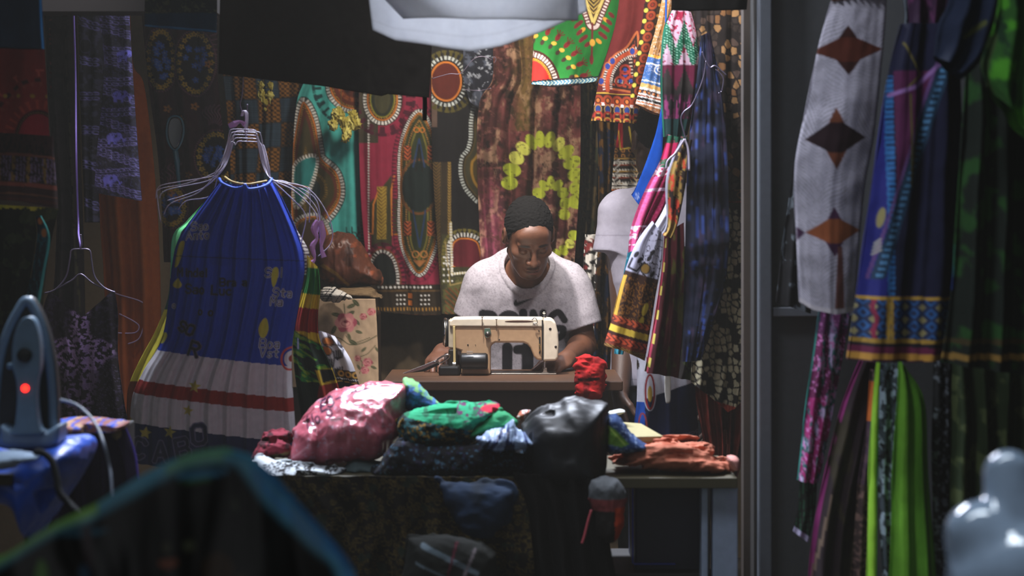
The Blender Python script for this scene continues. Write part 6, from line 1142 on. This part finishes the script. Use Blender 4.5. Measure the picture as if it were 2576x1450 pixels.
cloth('violet_table_cover', [(110, 1084), (110, 1200), (100, 1500)], [(312, 1068), (345, 1180), (372, 1500)], 4.7, (40, 30, 56), lambda c: (c.put((c.U > .985)*1., (90, 70, 170)), c.ell(294, 1092, 12, 14, (150, 130, 84), rot=.6)), folds=((.03, 4, .2), (.008, 9, 0)), ramp=(.3, 1), label='dark violet table cover falling in folds behind the iron', cat='tablecloth')
box('side_table', P(110, 0, 4.8)[0], P(280, 0, 4.8)[0], 4.76, 5.1, 0, P(0, 1096, 4.75)[2], M_DARK, None, .004, label='side table hidden under the dark violet cover', cat='table')
ir = empty('steam_iron', P(72, 1125, YI), 'grey blue steam iron standing on its heel with a glowing red light', 'iron')
IB = mat('iron_shell', (112, 134, 156), .4, bump=.05); ID = mat('iron_dark', (20, 22, 24), .5); IH = mat('iron_handle', (98, 124, 146), .38)
out = sm([(75, 745), (100, 776), (122, 830), (138, 900), (146, 980), (148, 1060), (146, 1118), (74, 1126), (0, 1118), (-12, 1060), (-8, 980), (2, 900), (22, 830), (50, 776)], 5)
ip = empty; sh_ = prism('soleplate', out, YI, .012, mat('steel_sole', (170, 172, 176), .25, metal=.9), ir, .003)
inn = [(75+(x-75)*.97, 940+(y-940)*.985) for x, y in out]
rim_o = np.array([P(x, y, YI) for x, y in out]); 
V, F_ = tube_geo(np.array([[p_[0], YI-.028, p_[2]] for p_ in np.array([P(75+(x-75)*.90, 945+(y-945)*.95, YI) for x, y in out[::2]])]), .0085, 10, 3, True); link('shell_rim', V, F_, IB, ir)
prism('body', inn, YI-.030, .030, ID, ir, .006)
prism('heel', [(-2, 1066), (30, 1086), (118, 1086), (148, 1066), (146, 1120), (120, 1128), (20, 1128), (-4, 1120)], YI-.085, .09, IB, ir, .010)
hd = prism('handle', sm([(70, 797), (88, 812), (99, 860), (100, 920), (92, 960), (90, 1010), (96, 1070), (104, 1092), (26, 1092), (36, 1070), (42, 1010), (40, 960), (30, 920), (32, 860), (48, 812)], 4), YI-.105, .035, IH, ir, .010, 4)
lathe('dial', [(.004, 0), (.0135, .001), (.0135, .008), (.0100, .009), (.0098, .006), (.004, .006)], P(60, 895, YI-.113), 'y', ID, ir, 32)
lathe('dial_cap', [(.002, 0), (.0085, .001), (.0085, .006), (.002, .007)], P(60, 895, YI-.112), 'y', IH, ir, 24)
lathe('indicator_light', [(.001, 0), (.004, .001), (.0065, .003), (.0065, .006)], P(62, 978, YI-.110), 'y', mat('red_lamp', (255, 40, 30), .3, emit=((255, 36, 24), 5)), ir, 20)
lathe('spray_knob', [(.002, 0), (.006, .001), (.006, .01), (.002, .012)], P(24, 922, YI-.06), 'y', IH, ir, 16)
gz([(-6, 850, YI-.02), (-6, 850, YI-.06)], .004, ID, 'side_pin', ir)
wire('iron_cord', [(150, 1006, 4.2), (190, 1018, 4.15), (222, 1044, 4.1), (245, 1075, 4.05), (262, 1120, 4.0), (274, 1170, 4.0), (280, 1210, 3.98), (284, 1290, 3.95)], .0028, mat('grey_cord', (110, 116, 130), .5), label='pale grey cord arching out from behind the iron', cat='cord')
wire('iron_cord', [(90, 1138, 3.95), (108, 1140, 3.92), (130, 1160, 3.9), (142, 1200, 3.88), (150, 1240, 3.86), (176, 1270, 3.84), (200, 1300, 3.8), (230, 1380, 3.8)], .0062, mat('black_cord', (14, 14, 15), .85, spec=.1), label='thick black cord running down over the blue cloth from the iron', cat='cord')
# ------------------------------------------------------------------ foreground: front table, draped scarf, mannequin
ft = box('front_table', -1.4, 1.6, 2.25, 2.95, .60, .64, M_DARK, None, .004, label='dark low table in the immediate foreground below the picture', cat='table')
for xx in (-1.3, 1.45): box('leg', xx, xx+.05, 2.5, 2.55, 0, .60, M_DARK, ft, .003)
def p_sc(c):
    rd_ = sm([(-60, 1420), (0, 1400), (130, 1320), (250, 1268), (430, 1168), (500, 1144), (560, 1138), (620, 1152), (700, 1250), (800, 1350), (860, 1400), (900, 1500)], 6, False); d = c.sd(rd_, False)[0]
    c.put(np.clip(1.25-d/28, 0, 1), (120, 200, 230)); c.put(np.clip(1.1-d/22, 0, 1)*np.clip((c.X < 260)*1.+(np.abs(c.X-500) < 70)*.6, 0, 1), (170, 230, 90)); c.put(np.clip(1-d/20, 0, 1)*(c.X > 640)*.7, (70, 130, 210))  # light along the ridge put into the colour as blue and green bands
    for (x, y, rx, ry, k) in ((520, 1186, 60, 7, (80, 160, 200)), (500, 1200, 40, 5, (70, 130, 70)), (600, 1262, 8, 18, (70, 76, 60)), (440, 1400, 24, 12, (150, 84, 56)), (490, 1360, 14, 14, (90, 96, 70)), (436, 1362, 12, 12, (80, 80, 60)), (560, 1420, 40, 40, (70, 50, 30)), (220, 1330, 70, 8, (50, 100, 120)), (120, 1440, 16, 40, (80, 120, 50)), (240, 1370, 14, 60, (50, 34, 40)), (620, 1440, 12, 8, (90, 80, 40)), (232, 1430, 14, 24, (40, 80, 110))): c.ell(x, y, rx, ry, k, rot=-.1)
cloth('draped_scarf', [(-70, 1424), (-80, 1600), (-90, 1800)], [(893, 1440), (905, 1560), (910, 1800)], 2.62, (22, 22, 20), p_sc, T=[(0, 0), (.08, -24), (.2, -100), (.32, -158), (.42, -220), (.5, -262), (.58, -290), (.65, -300), (.72, -284), (.78, -240), (.86, -154), (.93, -84), (.975, -34), (1, 0)], depth=.18, folds=((.010, 5, .1),), crump=.004, res=4, mt=M_SATIN, label='dark blurred scarf humped up in the foreground with its lit rim painted blue and green', cat='scarf')
def man_f(p):
    Yq = 2.6; a = lambda x, y, Y=Yq: P(x, y, Y)
    d = cap(p, a(2538, 1196, 2.62), a(2550, 1300, 2.60), .030, .034)
    d = np.maximum(d, -(p[:, 2]-a(0, 1530)[2]))
    d = smin(d, elli(p, a(2470, 1350, 2.60), (.044, .05, .042)), .012)
    d = smin(d, elli(p, a(2560, 1500, 2.58), (.085, .085, .085)), .02)
    return smin(d, elli(p, a(2640, 1420, 2.62), (.07, .07, .08)), .03)
mq = sdf_obj('mannequin_torso', man_f, [P(2380, 0, 2.6)[0], 2.46, .64], [P(2760, 0, 2.6)[0], 2.76, 1.04], .0035, mat('glossy_white_plastic', None, .12, spec=.8, coat=.6), None, (170, 190, 214), None, label='glossy white mannequin shoulder with upright neck stump in the lower right corner', cat='mannequin')
lathe('stand_pole', [(.012, .64), (.012, .80)], (P(2600, 0, 2.6)[0], 2.6, 0), 'z', M_CHROME, mq, 16)
# ------------------------------------------------------------------ right hand garments in front of the door
def p_wsk(c):
    c.put((((c.X*.6+c.Y*.7+10*np.sin(c.X/23)+6*np.sin(c.Y/31))/5.5) % 1 < .35)*.55, (110, 106, 108))
    for (x, y, rx, ry, k, k2) in ((2098, 352, 76, 42, (40, 22, 28), (110, 60, 40)), (2092, 585, 70, 34, (150, 84, 50), (74, 40, 70)), (2130, 130, 90, 34, (90, 42, 30), (60, 30, 26))):
        c.poly(sm([(x-rx, y), (x-rx*.35, y-ry*.55), (x, y-ry*1.9), (x+rx*.35, y-ry*.55), (x+rx, y-6), (x+rx*.35, y+ry*.6), (x, y+ry*1.8), (x-rx*.35, y+ry*.6)], 2), k2); c.poly([(x-rx, y), (x-rx*.2, y-ry), (x+rx*.2, y-ry), (x+rx, y-6), (x+rx*.2, y+ry*.8), (x-rx*.2, y+ry*.8)], k)
    c.poly([(2100, 620), (2112, 620), (2118, 775), (2092, 775)], (120, 76, 70)); c.poly([(2002, 570), (2022, 585), (2003, 606)], (70, 40, 70)); c.put((c.V > .985)*1., (206, 200, 206))
cloth('white_patch_skirt', [(2092, 0), (2060, 110), (2030, 260), (1999, 420), (2004, 620), (2012, 760)], [(2232, -20), (2222, 120), (2200, 340), (2178, 460), (2162, 620), (2152, 782)], 4.72, (196, 192, 206), p_wsk, B=[(0, 0), (.2, 14), (.6, 16), (1, 0)], T=[(0, 0), (1, 0)], depth=.10, folds=((.007, 1.2, .2), (.001, 6, 0)), crump=.005, res=2.6, label='long white skirt with brown and orange diamond patches in front of the door', cat='skirt')
cloth('skirt_waistband', [(2080, -50), (2092, 4)], [(2240, -50), (2234, -6)], 4.72, (84, 50, 40), None, depth=.05, res=4, folds=((.006, 8, 0),), parent=None, label='dark brown gathered cloth above the white patched skirt', cat='cloth')
def p_pg(c): c.put(1.*(c.Y > 1000), (150, 34, 100)); n = fbm(c.X/10, c.Y/40, 5, 3); c.put(np.clip((n-.53)/.04, 0, 1), (30, 90, 90)); c.put(np.clip((n-.63)/.04, 0, 1), (190, 170, 210)); c.blot(4, .62, (200, 120, 180), 9, .05, 8); c.put((c.U < .05)*1., (60, 160, 150)); c.put((c.Y < 840)*.6, (60, 30, 70))
cloth('magenta_print_dress', [(2062, 770), (2046, 880), (2022, 1060), (2005, 1208)], [(2140, 780), (2120, 900), (2090, 1060), (2060, 1216)], 4.86, (96, 24, 70), p_pg, depth=.05, folds=((.012, 2.4, .2),), res=2.6, label='narrow magenta and teal print dress below the white patched skirt', cat='dress')
cloth('dark_green_fringe_dress', [(2012, 1210), (2008, 1280), (1994, 1336)], [(2056, 1212), (2050, 1290), (2034, 1366)], 4.9, (26, 32, 26), lambda c: (c.put(np.abs((c.X/9) % 1-.5) < .12, (40, 84, 60)), c.put((c.V > .9)*1., (176, 170, 200))), depth=.03, folds=((.006, 2, 0),), label='dark green striped hem with pale border under the magenta dress', cat='dress')
def p_dp(c): c.put((c.U < .08)*1., (150, 50, 120)); c.blot(30, .6, (50, 44, 30), 3, .1, 90); c.put((np.abs(c.X-(2140-(c.Y-1000)*.22)) < 3)*(c.Y > 1240)*.8, (120, 100, 84))
cloth('dark_purple_coat', [(2166, 900), (2118, 1020), (2078, 1180), (2046, 1330), (2030, 1500)], [(2260, 900), (2230, 1040), (2190, 1200), (2170, 1360), (2160, 1500)], 4.80, (38, 26, 32), p_dp, depth=.08, folds=((.02, 3, .2),), res=4, label='dark coat with a purple piped edge behind the lime dress', cat='coat')
def p_br(c): c.blot(7, .5, (110, 84, 78), 4, .1, 8); c.put((c.Y < 1060)*(c.Y > 960)*1., (190, 100, 40)); c.put((c.Y < 1220)*(c.Y > 1060)*.7, (70, 50, 70))
cloth('brown_lace_dress', [(2190, 930), (2176, 1100), (2156, 1250), (2138, 1500)], [(2225, 930), (2215, 1100), (2200, 1250), (2200, 1500)], 4.74, (56, 42, 42), p_br, depth=.03, folds=((.01, 2, .2),), label='brown lacy dress edge left of the lime dress', cat='dress')
cloth('grey_feather_dress', [(2212, 900), (2206, 1100), (2212, 1300), (2225, 1500)], [(2272, 900), (2266, 1100), (2250, 1250), (2245, 1500)], 4.68, (60, 70, 78), lambda c: (c.blot(9, .5, (150, 166, 180), 5, .06, 18), c.blot(7, .6, (24, 26, 30), 15, .05, 14)), depth=.03, folds=((.01, 2, .2),), label='black and pale grey feather print dress between the lime strips', cat='dress')
LM = (138, 190, 48)
cloth('lime_dress', [(2206, 905), (2196, 1000), (2186, 1180), (2180, 1500)], [(2216, 905), (2212, 1000), (2208, 1180), (2206, 1500)], 4.60, LM, None, depth=.05, folds=((.008, 1, .2),), res=3, label='narrow lime green strip left of the grey feather dress', cat='dress')
cloth('lime_dress', [(2262, 905), (2258, 1000), (2246, 1180), (2236, 1500)], [(2276, 925), (2326, 1010), (2336, 1200), (2360, 1500)], 4.56, (110, 172, 48), lambda c: c.put((c.U > .55)*.5, (70, 130, 36)), depth=.07, folds=((.02, 2.2, .2), (.005, 5, 0)), res=3, label='wide bright lime green dress right of the grey feather dress', cat='dress')
cloth('grey_speckle_dress', [(2350, 870), (2345, 1150), (2350, 1500)], [(2396, 870), (2390, 1150), (2390, 1500)], 4.6, (26, 26, 28), lambda c: c.blot(7, .58, (110, 116, 124), 4, .06, 10), depth=.04, folds=((.01, 2, .2),), label='black dress with grey speckles right of the lime dress', cat='dress')
cloth('olive_dress', [(2390, 860), (2380, 1200), (2376, 1500)], [(2600, 860), (2600, 1200), (2600, 1500)], 4.75, (34, 48, 24), lambda c: c.blot(24, .56, (74, 84, 50), 4, .1, 40), depth=.06, folds=((.03, 4, .2),), res=4, label='dark olive dress behind the mannequin shoulder', cat='dress')
def p_bb(c):
    y = c.Y-(c.X-2150)*.02
    c.put((y < 740)*1., (24, 26, 52)); c.put((c.X < 2232)*(y < 742)*1., (36, 40, 120)); c.put((np.abs(c.X-(2236-(c.Y-200)*.01)) < 9)*(c.Y > 190)*1., (50, 110, 170)); c.put((np.abs(c.X-2236) < 9)*(((c.Y/13) % 1) < .3)*1., (22, 30, 60))
    dg = c.X-(2372-(c.Y-160)*.245*1.3); c.put((np.abs(dg) < 16)*(c.Y < 700)*1., (34, 60, 84)); c.put((np.abs(dg) < 8)*(c.Y < 700)*(((c.Y/16) % 1) < .5)*1., (80, 130, 170)); c.put((np.abs(dg+22) < 4)*(c.Y < 700)*.8, (110, 76, 130))
    c.put((c.X > 2246)*(dg < -26)*(c.Y > 180)*1., (84, 30, 70)); c.line([(2270, 110), (2310, 190), (2270, 230)], 5, (110, 100, 50)); c.line([(2284, 240), (2284, 470), (2300, 300)], 5, (96, 88, 40)); c.line([(2236, 240), (2300, 220), (2360, 160)], 10, (150, 110, 170)); c.ell(2210, 548, 8, 26, (150, 140, 90), rot=.2)
    for k in range(4): c.line([(2190+k*2, 640-k*9), (2208, 628-k*9)], 3.5, (190, 186, 170))
    c.put((y > 742)*(y < 750)*1., (190, 150, 60)); c.put((y > 750)*(y < 850)*1., (40, 52, 84)); m = (y > 752)*(y < 848); gx = ((c.X-2168)/40) % 1-.5; gy = ((y-752)/32) % 1-.5; d = np.abs(gx)*40+np.abs(gy)*32; c.put(m*(d < 10)*1., (150, 140, 96)); c.put(m*(d > 22)*(d < 28)*1., (50, 100, 160)); c.put(m*(np.abs(c.X-2190+4*np.sin(c.Y/10)) < 5)*1., (140, 40, 70)); c.put(m*((np.abs(c.X-2222) < 5) | (np.abs(c.X-2232) < 3))*1., (190, 150, 60)); c.put(m*(np.abs(c.X-2420) < 4)*1., (170, 130, 60))
    c.put((y > 848)*(y < 858)*1., (176, 140, 60)); c.put((y > 858)*(y < 868)*1., (34, 30, 40)); c.put((y > 868)*(y < 884)*1., (104, 34, 66)); c.put((y > 884)*(y < 900)*1., (190, 140, 60)); c.put((y > 900)*1., (60, 26, 44))
cloth('blue_border_kaftan', [(2266, 60), (2236, 180), (2200, 420), (2160, 700), (2132, 905)], [(2410, 60), (2420, 300), (2420, 600), (2412, 760), (2400, 900)], 4.42, (30, 34, 90), p_bb, B=[(0, 0), (.5, 6), (1, 0)], depth=.12, folds=((.018, 2, .3), (.006, 5, 0)), res=2.8, label='royal blue kaftan with a gold diamond border hem at the right', cat='kaftan')
def p_bb2(c):
    c.blot(34, .56, (40, 80, 36), 4, .1, 60); c.put((c.X > 2370)*(c.X < 2404)*(c.Y > 250)*(c.Y < 700)*(c.U < .2)*1., (50, 110, 84)); c.put((c.Y > 850)*(c.Y < 864)*1., (70, 60, 36)); c.put((c.Y > 888)*(c.Y < 904)*1., (150, 116, 56)); c.poly([(2360, 610), (2400, 650), (2400, 730), (2345, 730)], (30, 50, 110))
cloth('dark_green_kaftan', [(2440, 60), (2424, 300), (2410, 500), (2398, 700), (2372, 912)], [(2620, 60), (2620, 400), (2620, 600), (2620, 950)], 4.30, (26, 34, 28), p_bb2, depth=.10, folds=((.03, 3, .3), (.008, 6, 0)), res=4, label='dark green kaftan with a tan hem line at the right edge', cat='kaftan')
def p_gsl(c): c.put((c.U < .12)*.6, (60, 60, 40)); c.blot(34, .5, (70, 140, 34), 4, .1, 60); c.blot(24, .6, (20, 50, 26), 14, .1, 60)
cloth('green_shawl', [(2520, -60), (2500, 60), (2466, 160), (2480, 215)], [(2640, -60), (2640, 60), (2640, 200), (2640, 420)], 4.05, (40, 84, 30), p_gsl, depth=.08, folds=((.02, 2.4, .1),), res=4, label='vivid green shawl in the top right corner', cat='shawl')
cloth('navy_shawl', [(2400, -60), (2380, 20), (2360, 60), (2350, 140)], [(2530, -60), (2505, 60), (2470, 150), (2420, 200)], 4.15, (24, 34, 56), lambda c: c.line([(2470, 60), (2420, 96)], 12, (80, 84, 40)), depth=.08, folds=((.015, 2, .1),), res=4, label='dark navy shawl slanting down beside the vivid green shawl', cat='shawl')
cloth('violet_blouse', [(2262, -60), (2276, 40), (2262, 110)], [(2420, -60), (2400, 40), (2370, 160)], 4.5, (54, 30, 56), lambda c: (c.blot(14, .55, (100, 50, 90), 4, .1, 60), c.put((np.abs(c.X-2276) < 6)*1., (110, 120, 130))), depth=.08, folds=((.02, 3, .1),), res=3, label='dark violet blouse above the royal blue kaftan', cat='blouse')
cloth('black_leaf_skirt', [(2000, 400), (1975, 560), (1950, 760)], [(2040, 400), (2040, 560), (2040, 790)], 5.2, (24, 24, 26), lambda c: c.blot(16, .62, (90, 98, 104), 4, .04, 30), depth=.04, folds=((.01, 2, .1),), label='black skirt with pale leaf shapes between the door frame and the white skirt', cat='skirt')
